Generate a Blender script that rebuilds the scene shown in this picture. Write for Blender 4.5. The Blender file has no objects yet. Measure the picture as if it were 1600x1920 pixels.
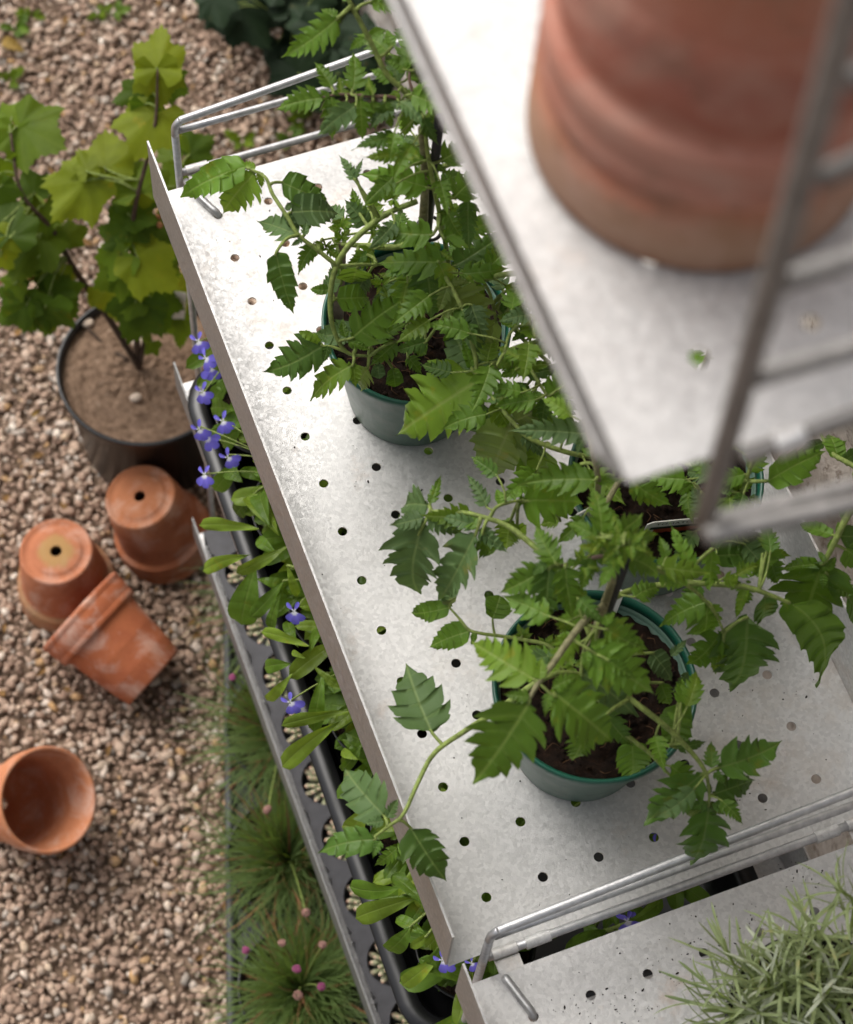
import bpy, math, random
import numpy as np
from mathutils import Vector, Matrix, noise

random.seed(7); rng = np.random.default_rng(7)
scene = bpy.context.scene
COL = scene.collection
R_ = math.radians

# ------------------------------------------------------------------ camera
CR = np.array([[0.9348078545117828, -0.3517899376161331, 0.04876591981204298],
               [-0.29789094518130976, -0.8514220738087868, -0.4316728356175892],
               [0.19337854049005362, 0.3890042313692506, -0.9007110791229087]])
CP = np.array([-0.2293300016788738, -0.8702150574052494, 1.3540808554936292])
CF = 3966.55294360245
cam = bpy.data.cameras.new('camera'); camo = bpy.data.objects.new('camera', cam); COL.objects.link(camo)
M = Matrix.Identity(4)
for i in range(3):
    M[i][0] = CR[0][i]; M[i][1] = -CR[1][i]; M[i][2] = -CR[2][i]; M[i][3] = CP[i]
camo.matrix_world = M
cam.sensor_fit = 'VERTICAL'; cam.sensor_height = 24.0; cam.lens = CF / 1920 * 24.0
cam.clip_start = 0.05; cam.clip_end = 300
cam.dof.use_dof = True; cam.dof.focus_distance = 1.46; cam.dof.aperture_fstop = 6.2
cam.dof.aperture_blades = 0
scene.camera = camo

# ------------------------------------------------------------------ light
world = bpy.data.worlds.new('World'); scene.world = world; world.use_nodes = True
wt = world.node_tree; wt.nodes.clear()
wo = wt.nodes.new('ShaderNodeOutputWorld'); wb = wt.nodes.new('ShaderNodeBackground')
sky = wt.nodes.new('ShaderNodeTexSky'); sky.sky_type = 'NISHITA'; sky.sun_disc = False
SUN_EL, SUN_AZ = 52.0, -24.0            # azimuth clockwise from +Y
sky.sun_elevation = R_(SUN_EL); sky.sun_rotation = R_(SUN_AZ)
sky.air_density = 1.0; sky.dust_density = 6.0; sky.ozone_density = 1.0
hs = wt.nodes.new('ShaderNodeHueSaturation'); hs.inputs['Saturation'].default_value = 0.30
wt.links.new(sky.outputs[0], hs.inputs['Color']); wt.links.new(hs.outputs[0], wb.inputs['Color'])
wb.inputs['Strength'].default_value = 0.13
wt.links.new(wb.outputs[0], wo.inputs['Surface'])
sun = bpy.data.lights.new('sun', 'SUN'); sun.energy = 1.15; sun.angle = R_(50); sun.color = (1.0, 0.955, 0.89)
suno = bpy.data.objects.new('sun', sun); COL.objects.link(suno)
sd = Vector((math.sin(R_(SUN_AZ)) * math.cos(R_(SUN_EL)), math.cos(R_(SUN_AZ)) * math.cos(R_(SUN_EL)), math.sin(R_(SUN_EL))))
suno.rotation_euler = (-sd).to_track_quat('-Z', 'Y').to_euler()
suno.location = sd * 6
scene.view_settings.view_transform = 'Standard'; scene.view_settings.look = 'None'
scene.view_settings.gamma = 1; scene.view_settings.use_curve_mapping = False
scene.view_settings.exposure = 0.50
scene.render.engine = 'CYCLES'
scene.cycles.max_bounces = 8

GZ = -0.80        # ground level; the main shelf is z = 0

def P(px, py, h):
    """a point of the photograph brought to height h above the main shelf"""
    d = CR.T @ np.array([(px - 800) / CF, (py - 960) / CF, 1.0])
    return CP + d * ((h - CP[2]) / d[2])

# ------------------------------------------------------------------ helpers
def tag(o, label=None, cat=None, group=None, kind=None):
    if label: o['label'] = label
    if cat: o['category'] = cat
    if group: o['group'] = group
    if kind: o['kind'] = kind
    return o

def empty(name, loc, label, cat, group=None):
    o = bpy.data.objects.new(name, None); COL.objects.link(o); o.location = loc
    o.empty_display_size = 0.02
    return tag(o, label, cat, group)

def build(name, verts, faces, mat, parent=None, smooth=True, uv=None, mats=None, midx=None, origin=None):
    """verts are in world space; the object gets its parent's origin (or the given one)"""
    v = np.asarray(verts, float)
    if parent is not None: off = world_loc(parent)
    elif origin is not None: off = np.array(origin)
    else: off = np.zeros(3)
    me = bpy.data.meshes.new(name)
    me.from_pydata((v - off).tolist(), [], faces)
    for m in (mats or [mat]): me.materials.append(m)
    if midx is not None: me.polygons.foreach_set('material_index', np.asarray(midx, np.int32))
    if smooth: me.polygons.foreach_set('use_smooth', np.ones(len(me.polygons), bool))
    if uv is not None:
        l = me.uv_layers.new(name='UVMap')
        li = np.zeros(len(me.loops), np.int32); me.loops.foreach_get('vertex_index', li)
        l.data.foreach_set('uv', np.asarray(uv, np.float32)[li].ravel())
    me.update()
    o = bpy.data.objects.new(name, me); COL.objects.link(o)
    if parent is not None: o.parent = parent
    elif origin is not None: o.location = origin
    return o

def world_loc(o):
    p = np.zeros(3)
    while o is not None:
        p = p + np.array(o.location); o = o.parent
    return p

class MB:
    def __init__(s): s.v = []; s.f = []; s.m = []
    def add(s, v, f, m=0):
        n = len(s.v); s.v.extend([tuple(x) for x in v]); s.f.extend([tuple(i + n for i in q) for q in f]); s.m.extend([m] * len(f)); return s
    def box(s, a, b, m=0):
        x0, y0, z0 = a; x1, y1, z1 = b
        v = [(x0,y0,z0),(x1,y0,z0),(x1,y1,z0),(x0,y1,z0),(x0,y0,z1),(x1,y0,z1),(x1,y1,z1),(x0,y1,z1)]
        return s.add(v, [(0,3,2,1),(4,5,6,7),(0,1,5,4),(1,2,6,5),(2,3,7,6),(3,0,4,7)], m)
    def tube(s, pts, rad, n=8, m=0, sm=4, cap=True):
        v, f = tube(pts, rad, n, sm, cap); return s.add(v, f, m)
    def build(s, name, mat, parent=None, smooth=True, mats=None, origin=None):
        return build(name, s.v, s.f, mat, parent, smooth, mats=mats, midx=s.m if mats else None, origin=origin)

def spline(pts, k=5):
    p = np.asarray(pts, float)
    if len(p) < 3 or k <= 1: 
        if len(p) == 2 and k > 1: return np.array([p[0] + (p[1]-p[0]) * t for t in np.linspace(0, 1, k + 1)])
        return p
    e = np.vstack([2 * p[0] - p[1], p, 2 * p[-1] - p[-2]]); out = []
    for i in range(1, len(e) - 2):
        a, b, c, d = e[i-1], e[i], e[i+1], e[i+2]
        for t in np.linspace(0, 1, k, endpoint=False):
            out.append(.5 * ((2*b) + (-a + c) * t + (2*a - 5*b + 4*c - d) * t*t + (-a + 3*b - 3*c + d) * t**3))
    out.append(p[-1]); return np.array(out)

def tube(pts, rad, n=8, sm=4, cap=True):
    pts = np.asarray(pts, float); m = len(pts)
    rad = np.full(m, rad) if np.isscalar(rad) else np.asarray(rad, float)
    if len(rad) != m: rad = np.interp(np.linspace(0, 1, m), np.linspace(0, 1, len(rad)), rad)
    if sm > 1:
        q = spline(np.c_[pts, rad], sm); pts, rad = q[:, :3], q[:, 3]
    m = len(pts); T = np.gradient(pts, axis=0); T /= np.linalg.norm(T, axis=1)[:, None] + 1e-12
    a = np.array([0, 0, 1.]) if abs(T[0][2]) < .9 else np.array([1., 0, 0])
    u = np.cross(T[0], a); u /= np.linalg.norm(u); V = []
    ang = np.linspace(0, 2*np.pi, n, endpoint=False)
    for i in range(m):
        u = u - T[i] * (u @ T[i]); u /= np.linalg.norm(u); w = np.cross(T[i], u)
        V.append(pts[i] + rad[i] * (np.cos(ang)[:, None] * u + np.sin(ang)[:, None] * w))
    V = np.vstack(V); F = []
    for i in range(m - 1):
        for j in range(n):
            k = (j + 1) % n; F.append((i*n+j, i*n+k, (i+1)*n+k, (i+1)*n+j))
    if cap:
        F.append(tuple(range(n))[::-1]); F.append(tuple((m-1)*n + j for j in range(n)))
    return V, F

def lathe(prof, n=48, wob=0.0):
    """prof: (r, z) pairs; r = 0 closes"""
    V = []; F = []; idx = []
    for r, z in prof:
        if r < 1e-6: idx.append([len(V)]); V.append((0, 0, z))
        else:
            st = len(V)
            for j in range(n):
                a = 2*math.pi*j/n; rr = r * (1 + wob * math.sin(2*a + 1))
                V.append((rr*math.cos(a), rr*math.sin(a), z))
            idx.append(list(range(st, st + n)))
    for a, b in zip(idx, idx[1:]):
        for j in range(n):
            k = (j + 1) % n
            if len(a) == 1 and len(b) > 1: F.append((a[0], b[k], b[j]))
            elif len(b) == 1 and len(a) > 1: F.append((a[j], a[k], b[0]))
            elif len(a) > 1: F.append((a[j], a[k], b[k], b[j]))
    return np.array(V), F

def frame(axis):
    """rotation whose local z is the given axis"""
    z = np.array(axis, float); z /= np.linalg.norm(z)
    a = np.array([0, 1., 0]) if abs(z[1]) < .9 else np.array([1., 0, 0])
    x = np.cross(a, z); x /= np.linalg.norm(x); return np.c_[x, np.cross(z, x), z]

# ------------------------------------------------------------------ materials
class NT:
    def __init__(s, name, rough=.5, metal=0., spec=.5):
        s.m = bpy.data.materials.new(name); s.m.use_nodes = True; s.t = s.m.node_tree
        s.b = s.t.nodes['Principled BSDF']; s.out = s.t.nodes['Material Output']
        s.b.inputs['Roughness'].default_value = rough; s.b.inputs['Metallic'].default_value = metal
        s.b.inputs['Specular IOR Level'].default_value = spec
    def n(s, typ, **kw):
        o = s.t.nodes.new(typ)
        for k, v in kw.items():
            if k in o.inputs: 
                try: o.inputs[k].default_value = v
                except Exception: s.l(v, o.inputs[k])
            else: setattr(o, k, v)
        return o
    def l(s, a, b): s.t.links.new(a, b)
    def coord(s, obj=True):
        return s.n('ShaderNodeTexCoord').outputs['Object' if obj else 'UV']
    def noise(s, scale, detail=4, rough=.55, vec=None, dist=0.):
        o = s.n('ShaderNodeTexNoise'); o.inputs['Scale'].default_value = scale; o.inputs['Detail'].default_value = detail
        o.inputs['Roughness'].default_value = rough; o.inputs['Distortion'].default_value = dist
        s.l(vec or s.coord(), o.inputs['Vector']); return o.outputs['Fac']
    def voro(s, scale, feature='F1', out='Distance', vec=None, rnd=1.):
        o = s.n('ShaderNodeTexVoronoi'); o.feature = feature; o.inputs['Scale'].default_value = scale
        o.inputs['Randomness'].default_value = rnd
        s.l(vec or s.coord(), o.inputs['Vector']); return o.outputs[out]
    def ramp(s, fac, stops, interp='LINEAR'):
        o = s.n('ShaderNodeValToRGB'); o.color_ramp.interpolation = interp; e = o.color_ramp.elements
        while len(e) < len(stops): e.new(.5)
        for q, (p, c) in zip(e, stops):
            q.position = p; q.color = (*c, 1) if not np.isscalar(c) else (c, c, c, 1)
        s.l(fac, o.inputs['Fac']); return o.outputs['Color']
    def mix(s, fac, a, b, typ='MIX'):
        o = s.n('ShaderNodeMix'); o.data_type = 'RGBA'; o.blend_type = typ
        for v, i in ((fac, o.inputs[0]), (a, o.inputs[6]), (b, o.inputs[7])):
            if hasattr(v, 'links') or hasattr(v, 'is_linked'): s.l(v, i)
            elif np.isscalar(v): i.default_value = v if i == o.inputs[0] else (v, v, v, 1)
            else: i.default_value = (*v, 1)
        return o.outputs[2]
    def math(s, op, a, b=0., c=None, clamp=False):
        o = s.n('ShaderNodeMath'); o.operation = op; o.use_clamp = clamp
        for v, i in zip((a, b, c), o.inputs):
            if v is None: continue
            if hasattr(v, 'is_linked'): s.l(v, i)
            else: i.default_value = v
        return o.outputs[0]
    def color(s, c):
        if hasattr(c, 'is_linked'): s.l(c, s.b.inputs['Base Color'])
        else: s.b.inputs['Base Color'].default_value = (*c, 1)
        return s
    def rough(s, v):
        if hasattr(v, 'is_linked'): s.l(v, s.b.inputs['Roughness'])
        else: s.b.inputs['Roughness'].default_value = v
        return s
    def bump(s, h, strength=.3, dist=.001):
        o = s.n('ShaderNodeBump'); o.inputs['Strength'].default_value = strength; o.inputs['Distance'].default_value = dist
        s.l(h, o.inputs['Height']); s.l(o.outputs[0], s.b.inputs['Normal']); return s

def galvanised(name, dirt=0.0, rust=0.0, base=.60, metal=.55):
    k = NT(name, .42, metal)
    cell = k.voro(420, out='Color'); sep = k.n('ShaderNodeSeparateColor'); k.l(cell, sep.inputs[0])
    n1 = k.noise(9, 3); n2 = k.noise(900, 2)
    v = k.math('ADD', k.math('MULTIPLY', sep.outputs[0], .50), k.math('MULTIPLY', n1, .44))
    col = k.ramp(v, [(.12, (base*.85, base*.845, base*.835)), (.85, (base*1.15, base*1.14, base*1.12))])
    met = .85
    if dirt:
        nd = k.noise(34, 6, .7); ns = k.noise(330, 4, .65)
        st = k.ramp(k.math('MULTIPLY', nd, k.ramp(k.noise(5, 2), [(.42, 0.), (.62, 1.)])), [(.44, 0.), (.66, dirt)])
        col = k.mix(st, col, (.42, .33, .24))
        sp = k.ramp(ns, [(.70, 0.), (.74, dirt)])
        col = k.mix(sp, col, (.05, .035, .025))
        k.l(k.math('SUBTRACT', metal, k.math('MULTIPLY', k.math('MAXIMUM', st, sp), metal*.9)), k.b.inputs['Metallic'])
    if rust:
        rr = k.ramp(k.noise(16, 6, .7), [(.60, 0.), (.74, rust)])
        col = k.mix(rr, col, (.50, .27, .12))
    k.color(col)
    k.rough(k.math('ADD', .38, k.math('MULTIPLY', sep.outputs[1], .20)))
    k.bump(k.math('ADD', k.math('MULTIPLY', sep.outputs[2], .6), n2), .16, .0006)
    return k.m

M_SHEET = galvanised('galvanised_sheet', .32, .25)
M_SHEET2 = galvanised('galvanised_sheet_dirty', .75, .35)
def wire_mat():
    k = NT('galvanised_wire', .45, .8)
    c = k.ramp(k.noise(160, 4, .6), [(.3, (.40,.40,.41)), (.7, (.60,.60,.60))]); k.color(c)
    k.rough(k.math('ADD', .34, k.math('MULTIPLY', k.noise(300), .25))); k.bump(k.noise(500), .12, .0004); return k.m
M_WIRE = wire_mat()

def terracotta(name, base=(.50,.185,.085), dark=(.33,.105,.05), chalk=.35, algae=0.0, moss=0.0):
    k = NT(name, .85, 0, .25)
    c = k.ramp(k.noise(26, 5, .6), [(.30, dark), (.70, base)])
    fine = k.noise(420, 3)
    c = k.mix(k.ramp(fine, [(.35, .28), (.6, 0.)]), c, tuple(x*.62 for x in base))
    ck = k.ramp(k.noise(17, 7, .72, dist=.8), [(.48, 0.), (.66, chalk*1.5)])
    c = k.mix(ck, c, (.60,.44,.36))
    if algae:
        sp = k.n('ShaderNodeSeparateXYZ'); k.l(k.coord(), sp.inputs[0])
        z = k.math('MULTIPLY', sp.outputs[2], 10.)
        g = k.math('MULTIPLY', k.ramp(k.math('ADD', k.math('ABSOLUTE', k.math('SUBTRACT', z, .5)), k.math('MULTIPLY', k.noise(30, 5), .5)), [(.45, 0.), (.75, algae)]), 1.)
        c = k.mix(g, c, (.27,.20,.075))
        g2 = k.ramp(k.noise(48, 5, .7), [(.55, 0.), (.72, algae*.6)])
        c = k.mix(g2, c, (.13,.11,.06))
    if moss:
        v = k.n('ShaderNodeVectorMath', operation='LENGTH'); sx = k.n('ShaderNodeSeparateXYZ'); k.l(k.coord(), sx.inputs[0])
        cb = k.n('ShaderNodeCombineXYZ'); k.l(sx.outputs[0], cb.inputs[0]); k.l(sx.outputs[1], cb.inputs[1]); k.l(cb.outputs[0], v.inputs[0])
        rr = k.math('ADD', k.math('MULTIPLY', v.outputs['Value'], 30.), k.math('MULTIPLY', k.noise(60, 5, .7), .7))
        fz = k.math('MULTIPLY', k.ramp(rr, [(.80, moss*.75), (1.15, 0.)]), k.math('LESS_THAN', sx.outputs[2], .008))
        c = k.mix(fz, c, (.36,.235,.085))
        band = k.math('MULTIPLY', k.math('GREATER_THAN', sx.outputs[2], .074), k.ramp(k.noise(24, 4), [(.35, .75), (.7, .15)]))
        c = k.mix(band, c, (.24,.17,.085))
    k.color(c); k.bump(k.math('ADD', k.noise(600, 3), k.noise(60, 3)), .25, .0006); return k.m

def plain(name, c, rough=.5, spec=.5, nscale=60, var=.25, bump=0.):
    k = NT(name, rough, 0, spec)
    k.color(k.ramp(k.noise(nscale, 4), [(.3, tuple(x*(1-var) for x in c)), (.7, tuple(min(1, x*(1+var)) for x in c))]))
    if bump: k.bump(k.noise(nscale*6, 3), bump, .001)
    return k.m

def leaf_mat(name, c, vein, trans=.35, rough=.42, young=None, spec=.26):
    """uv.x counts side veins (a vein at every whole number), uv.y = .5 on the midrib"""
    k = NT(name, rough, 0, spec)
    s = k.n('ShaderNodeSeparateXYZ'); k.l(k.coord(False), s.inputs[0])
    fx = k.math('FRACT', s.outputs[0]); dv = k.math('MINIMUM', fx, k.math('SUBTRACT', 1., fx))
    dm = k.math('ABSOLUTE', k.math('SUBTRACT', s.outputs[1], .5))
    side = k.ramp(dv, [(.0, .46), (.05, 0.)]); mid = k.ramp(dm, [(.012, 1.), (.035, 0.)])
    vm = k.math('MAXIMUM', side, mid)
    inf = k.n('ShaderNodeObjectInfo').outputs['Random']
    nn = k.noise(70, 4, .6)
    a = tuple(x*.68 for x in c); b = tuple(x*1.35 for x in c)
    f = k.math('ADD', k.math('MULTIPLY', nn, .55), k.math('MULTIPLY', inf, .5))
    col = k.ramp(f, [(.22, a), (.80, b)])
    if young: col = k.mix(k.ramp(dm, [(.0, .55), (.25, 0.)]), col, young)
    col = k.mix(k.math('MULTIPLY', vm, .62), col, vein)
    sp_ = k.ramp(k.math('ADD', k.noise(55, 5, .7), k.math('MULTIPLY', inf, .10)), [(.66, 0.), (.76, .6)])
    col = k.mix(sp_, col, (c[0]*1.9 + .05, c[1]*1.15 + .02, c[2]*.9))
    col = k.mix(k.ramp(k.noise(700, 2), [(.70, 0.), (.74, .35)]), col, (.30,.30,.22))
    geo = k.n('ShaderNodeNewGeometry').outputs['Backfacing']
    back = k.mix(.55, col, (.17, .25, .11))
    col = k.mix(geo, col, back)
    k.color(col)
    q = k.math('POWER', k.math('MULTIPLY', dv, 2.), .6)
    h = k.math('ADD', k.math('MULTIPLY', q, .8), k.math('ADD', k.math('MULTIPLY', k.noise(380, 3), .35), k.math('MULTIPLY', k.ramp(dm, [(.0, 0.), (.05, 1.)]), .5)))
    k.bump(h, .45, .0013)
    tr = k.n('ShaderNodeBsdfTranslucent'); tc = k.mix(.5, col, tuple(min(1, x*1.9) for x in (c[0]*1.25, c[1]*1.15, c[2]*.6)))
    k.l(tc, tr.inputs[0])
    mx = k.n('ShaderNodeMixShader'); mx.inputs[0].default_value = trans
    k.l(k.b.outputs[0], mx.inputs[1]); k.l(tr.outputs[0], mx.inputs[2]); k.l(mx.outputs[0], k.out.inputs[0])
    return k.m

V1 = (.30,.42,.13)
M_L = dict(
    mid=leaf_mat('tomato_leaf', (.098,.192,.019), (.22,.31,.070)),
    dark=leaf_mat('tomato_leaf_dark', (.064,.132,.019), (.17,.24,.065), .32),
    bright=leaf_mat('tomato_leaf_bright', (.130,.225,.022), (.28,.36,.09), .42),
    pale=leaf_mat('tomato_leaf_pale', (.165,.235,.055), (.29,.34,.13), .4),
    dull=leaf_mat('tomato_leaf_dull', (.082,.145,.046), (.19,.26,.09), .3, .55),
    young=leaf_mat('tomato_leaf_young', (.100,.190,.018), (.22,.32,.06), .42, .45, (.22,.26,.03)),
    currant=leaf_mat('currant_leaf', (.108,.172,.012), (.18,.24,.03), .45, .5, None, .14),
    currant_b=leaf_mat('currant_leaf_light', (.185,.235,.015), (.25,.29,.04), .45, .5, None, .14),
    currant_d=leaf_mat('currant_leaf_dark', (.066,.118,.009), (.11,.16,.02), .4, .5, None, .14),
    lob=leaf_mat('lobelia_leaf', (.095,.175,.018), (.18,.26,.05), .4, .38),
    lob_b=leaf_mat('lobelia_leaf_bright', (.165,.250,.026), (.23,.31,.06), .4, .38),
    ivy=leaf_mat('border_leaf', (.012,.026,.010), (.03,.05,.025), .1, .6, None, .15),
)
M_STEM = plain('tomato_stem', (.19,.245,.060), .6, .3, 260, .4, .5)
M_STEMG = plain('old_tomato_stem', (.20,.19,.10), .7, .25, 240, .4, .5)
M_STEMP = plain('purple_stalk', (.13,.08,.06), .55, .3, 120, .3)
M_TWIG = plain('woody_twig', (.075,.05,.035), .8, .2, 200, .35)
def pot_plastic():
    k = NT('green_plastic', .38, 0, .5)
    c = k.ramp(k.noise(30, 4), [(.3, (.072,.130,.097)), (.7, (.090,.162,.120))])
    c = k.mix(k.ramp(k.noise(45, 6, .7), [(.52, 0.), (.68, .45)]), c, (.16,.17,.14))
    c = k.mix(k.ramp(k.noise(240, 4, .65), [(.66, 0.), (.72, .7)]), c, (.05,.035,.02))
    k.color(c); k.rough(k.math('ADD', .30, k.math('MULTIPLY', k.noise(60, 5), .3))); return k.m
M_GREENPOT = pot_plastic()
M_GREENRIM = plain('dark_green_plastic', (.006,.075,.045), .35, .5, 30, .15)
M_BLACK = plain('black_plastic', (.007,.007,.008), .32, .5, 80, .25)
M_GREYPL = plain('dark_grey_plastic', (.040,.040,.046), .5, .5, 80, .25, .2)
M_BLACKST = plain('black_cane', (.012,.012,.012), .45, .4, 200, .3, .3)
M_WHITE = plain('white_plastic', (.74,.72,.67), .5, .4, 90, .06)
M_INK = plain('label_ink', (.03,.03,.025), .7, .2)
M_REDP = plain('label_red_print', (.42,.07,.03), .6, .3, 90, .3)
M_GREENP = plain('label_green_print', (.02,.035,.025), .6, .3, 90, .3)
def soil_mat(name, a, b, c):
    k = NT(name, .95, 0, .2)
    col = k.ramp(k.noise(160, 6, .7), [(.32, a), (.60, b), (.76, c)]); k.color(col)
    k.bump(k.noise(420, 5, .7), .8, .003); return k.m
M_SOIL = soil_mat('compost', (.006,.0035,.0025), (.018,.009,.005), (.075,.036,.018))
M_SAND = soil_mat('sandy_topdressing', (.16,.10,.065), (.30,.20,.135), (.42,.32,.24))
M_FIBRE = plain('coir_fibre', (.10,.052,.026), .9, .2, 300, .5)
M_WIRED = plain('weathered_zinc_wire', (.22,.21,.20), .55, .4, 160, .25, .2)  # darker copy of the wire: shade on the upper side frame put into colour
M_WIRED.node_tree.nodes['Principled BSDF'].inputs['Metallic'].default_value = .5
M_LIP = galvanised('folded_sheet_edge', .15, .2, .40, .92)
M_SHEETLOW = galvanised('weathered_sheet', .5, .3, .22)  # much darker base for the lower front lips, plus dirt and rust
# ------------------------------------------------------------------ ground and gravel
def gravel_material(name, stone=True):
    k = NT(name, .88, 0, .2)
    stops = [(.00,(.20,.135,.098)),(.12,(.31,.212,.155)),(.28,(.44,.318,.240)),(.44,(.37,.252,.186)),(.58,(.55,.425,.325)),(.72,(.49,.350,.262)),(.84,(.64,.54,.45)),(.91,(.36,.325,.285)),(.945,(.48,.29,.13)),(1.,(.76,.69,.60))]
    if stone:
        f = k.n('ShaderNodeNewGeometry').outputs['Random Per Island']
        c = k.ramp(f, stops); c = k.mix(k.ramp(k.noise(260, 4), [(.4, .35), (.62, 0.)]), c, (.17,.115,.08))
    else:
        c = k.ramp(k.voro(95, out='Distance'), [(0., (.34,.24,.17)), (.7, (.13,.088,.06))])
    k.color(c); k.bump(k.noise(300, 4), .4, .001); return k.m
g = 60.0
tag(build('ground', [(-g,-g,GZ-.004),(g,-g,GZ-.004),(g,g,GZ-.004),(-g,g,GZ-.004)], [(0,1,2,3)], gravel_material('gravel_bed', False), smooth=False), kind='structure')

def gravel():
    t = (1 + 5**.5) / 2
    iv = np.array([(-1,t,0),(1,t,0),(-1,-t,0),(1,-t,0),(0,-1,t),(0,1,t),(0,-1,-t),(0,1,-t),(t,0,-1),(t,0,1),(-t,0,-1),(-t,0,1)], float)
    iv /= np.linalg.norm(iv[0])
    fc = np.array([(0,11,5),(0,5,1),(0,1,7),(0,7,10),(0,10,11),(1,5,9),(5,11,4),(11,10,2),(10,7,6),(7,1,8),(3,9,4),(3,4,2),(3,2,6),(3,6,8),(3,8,9),(4,9,5),(2,4,11),(6,2,10),(8,6,7),(9,8,1)])
    X0, X1, Y0, Y1, sp = -.62, .42, -.62, 1.22, .0065
    nx, ny = int((X1-X0)/sp), int((Y1-Y0)/sp)
    gx, gy = np.meshgrid(np.arange(nx), np.arange(ny)); n = nx*ny
    cx = X0 + (gx.ravel() + rng.uniform(-.1, 1.1, n)) * sp; cy = Y0 + (gy.ravel() + rng.uniform(-.1, 1.1, n)) * sp
    size = .0035 * np.exp(rng.normal(0, .36, n)); big = rng.random(n) < .012; size[big] *= 1.5; size = np.clip(size, .0018, .0068)
    cz = GZ + size*.25 + rng.uniform(-.001, .0035, n)
    sc = np.c_[size*rng.uniform(.9,1.5,n), size*rng.uniform(.7,1.05,n), size*rng.uniform(.45,.8,n)]
    V = iv[None] * rng.uniform(.66, 1.24, (n, 12, 1)) + rng.normal(0, .11, (n, 12, 3))
    V *= sc[:, None]
    a = rng.uniform(0, 6.283, n); tl = rng.normal(0, .35, n)
    ct, st = np.cos(tl)[:, None], np.sin(tl)[:, None]
    y = V[:, :, 1]*ct - V[:, :, 2]*st; z = V[:, :, 1]*st + V[:, :, 2]*ct
    ca, sa = np.cos(a)[:, None], np.sin(a)[:, None]
    W = np.stack([V[:, :, 0]*ca - y*sa + cx[:, None], V[:, :, 0]*sa + y*ca + cy[:, None], z + cz[:, None]], 2).reshape(-1, 3)
    F = (fc[None] + (np.arange(n)*12)[:, None, None]).reshape(-1, 3)
    me = bpy.data.meshes.new('gravel')
    me.vertices.add(len(W)); me.vertices.foreach_set('co', W.astype(np.float32).ravel())
    me.loops.add(F.size); me.loops.foreach_set('vertex_index', F.astype(np.int32).ravel())
    me.polygons.add(len(F)); me.polygons.foreach_set('loop_start', np.arange(0, F.size, 3, dtype=np.int32))
    me.update(calc_edges=True)
    me.materials.append(gravel_material('gravel_stone'))
    o = bpy.data.objects.new('gravel', me); COL.objects.link(o)
    tag(o, 'pinkish beige gravel chippings covering the ground', kind='stuff')
gravel()

def litter():
    q = random.Random(88); m = MB()
    for i in range(260):
        x, y = q.uniform(-.5, .3), q.uniform(-.5, 1.05); z = GZ + .0055; a = q.uniform(0, 6.28); c, s_ = math.cos(a), math.sin(a)
        if i % 3 == 0:
            L = q.uniform(.008, .03); m.tube([(x, y, z), (x + L*.5*c, y + L*.5*s_, z + .003), (x + L*c - .002*s_, y + L*s_ + .002*c, z + .001)], q.uniform(.0004, .0011), 5, m=0, sm=3)
        else:
            L, w = q.uniform(.004, .010), q.uniform(.002, .005); V = [(x - L*c, y - L*s_, z), (x - w*s_, y + w*c, z + .002), (x + L*c, y + L*s_, z + .001), (x + w*s_, y - w*c, z + .003)]
            m.add(V, [(0, 1, 2), (0, 2, 3)], 1)
    mats = [plain('dry_twig', (.10,.07,.05), .9, .1, 200, .4), plain('dry_leaf_bits', (.20,.115,.045), .85, .1, 150, .6)]
    tag(m.build('leaf_litter', None, None, False, mats=mats), 'bits of dry leaf and twig scattered over the gravel', kind='stuff')
litter()

# ------------------------------------------------------------------ rendered stone wall behind the shelving
def stone_wall():
    k = NT('limewashed_wall', .92, 0, .2)
    c = k.ramp(k.noise(14, 6, .65), [(.30, (.30,.25,.20)), (.50, (.55,.50,.45)), (.66, (.68,.65,.61))])
    c = k.mix(k.ramp(k.noise(90, 5, .7), [(.52, 0.), (.66, .8)]), c, (.16,.11,.075)); k.color(c)
    k.bump(k.noise(120, 6, .7), .7, .004)
    ys = np.linspace(-1.7, .95, 190); zs = np.linspace(GZ-.02, 1.3, 150)
    V = []; F = []
    for z in zs:
        for y in ys:
            n = noise.fractal(Vector((y*14, z*14, 3)), .8, 2.1, 5) * .010 + noise.noise(Vector((y*4, z*5, 9))) * .012
            V.append((.372 + n, y, z))
    ny = len(ys)
    for i in range(len(zs)-1):
        for j in range(ny-1): F.append((i*ny+j, (i+1)*ny+j, (i+1)*ny+j+1, i*ny+j+1))
    m = MB(); m.add(V, F); m.box((.40, -1.7, GZ-.02), (.62, .95, 1.3))
    o = m.build('stone_wall', k.m)
    tag(o, 'rough limewashed stone wall behind the metal shelving', 'wall')
stone_wall()

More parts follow.
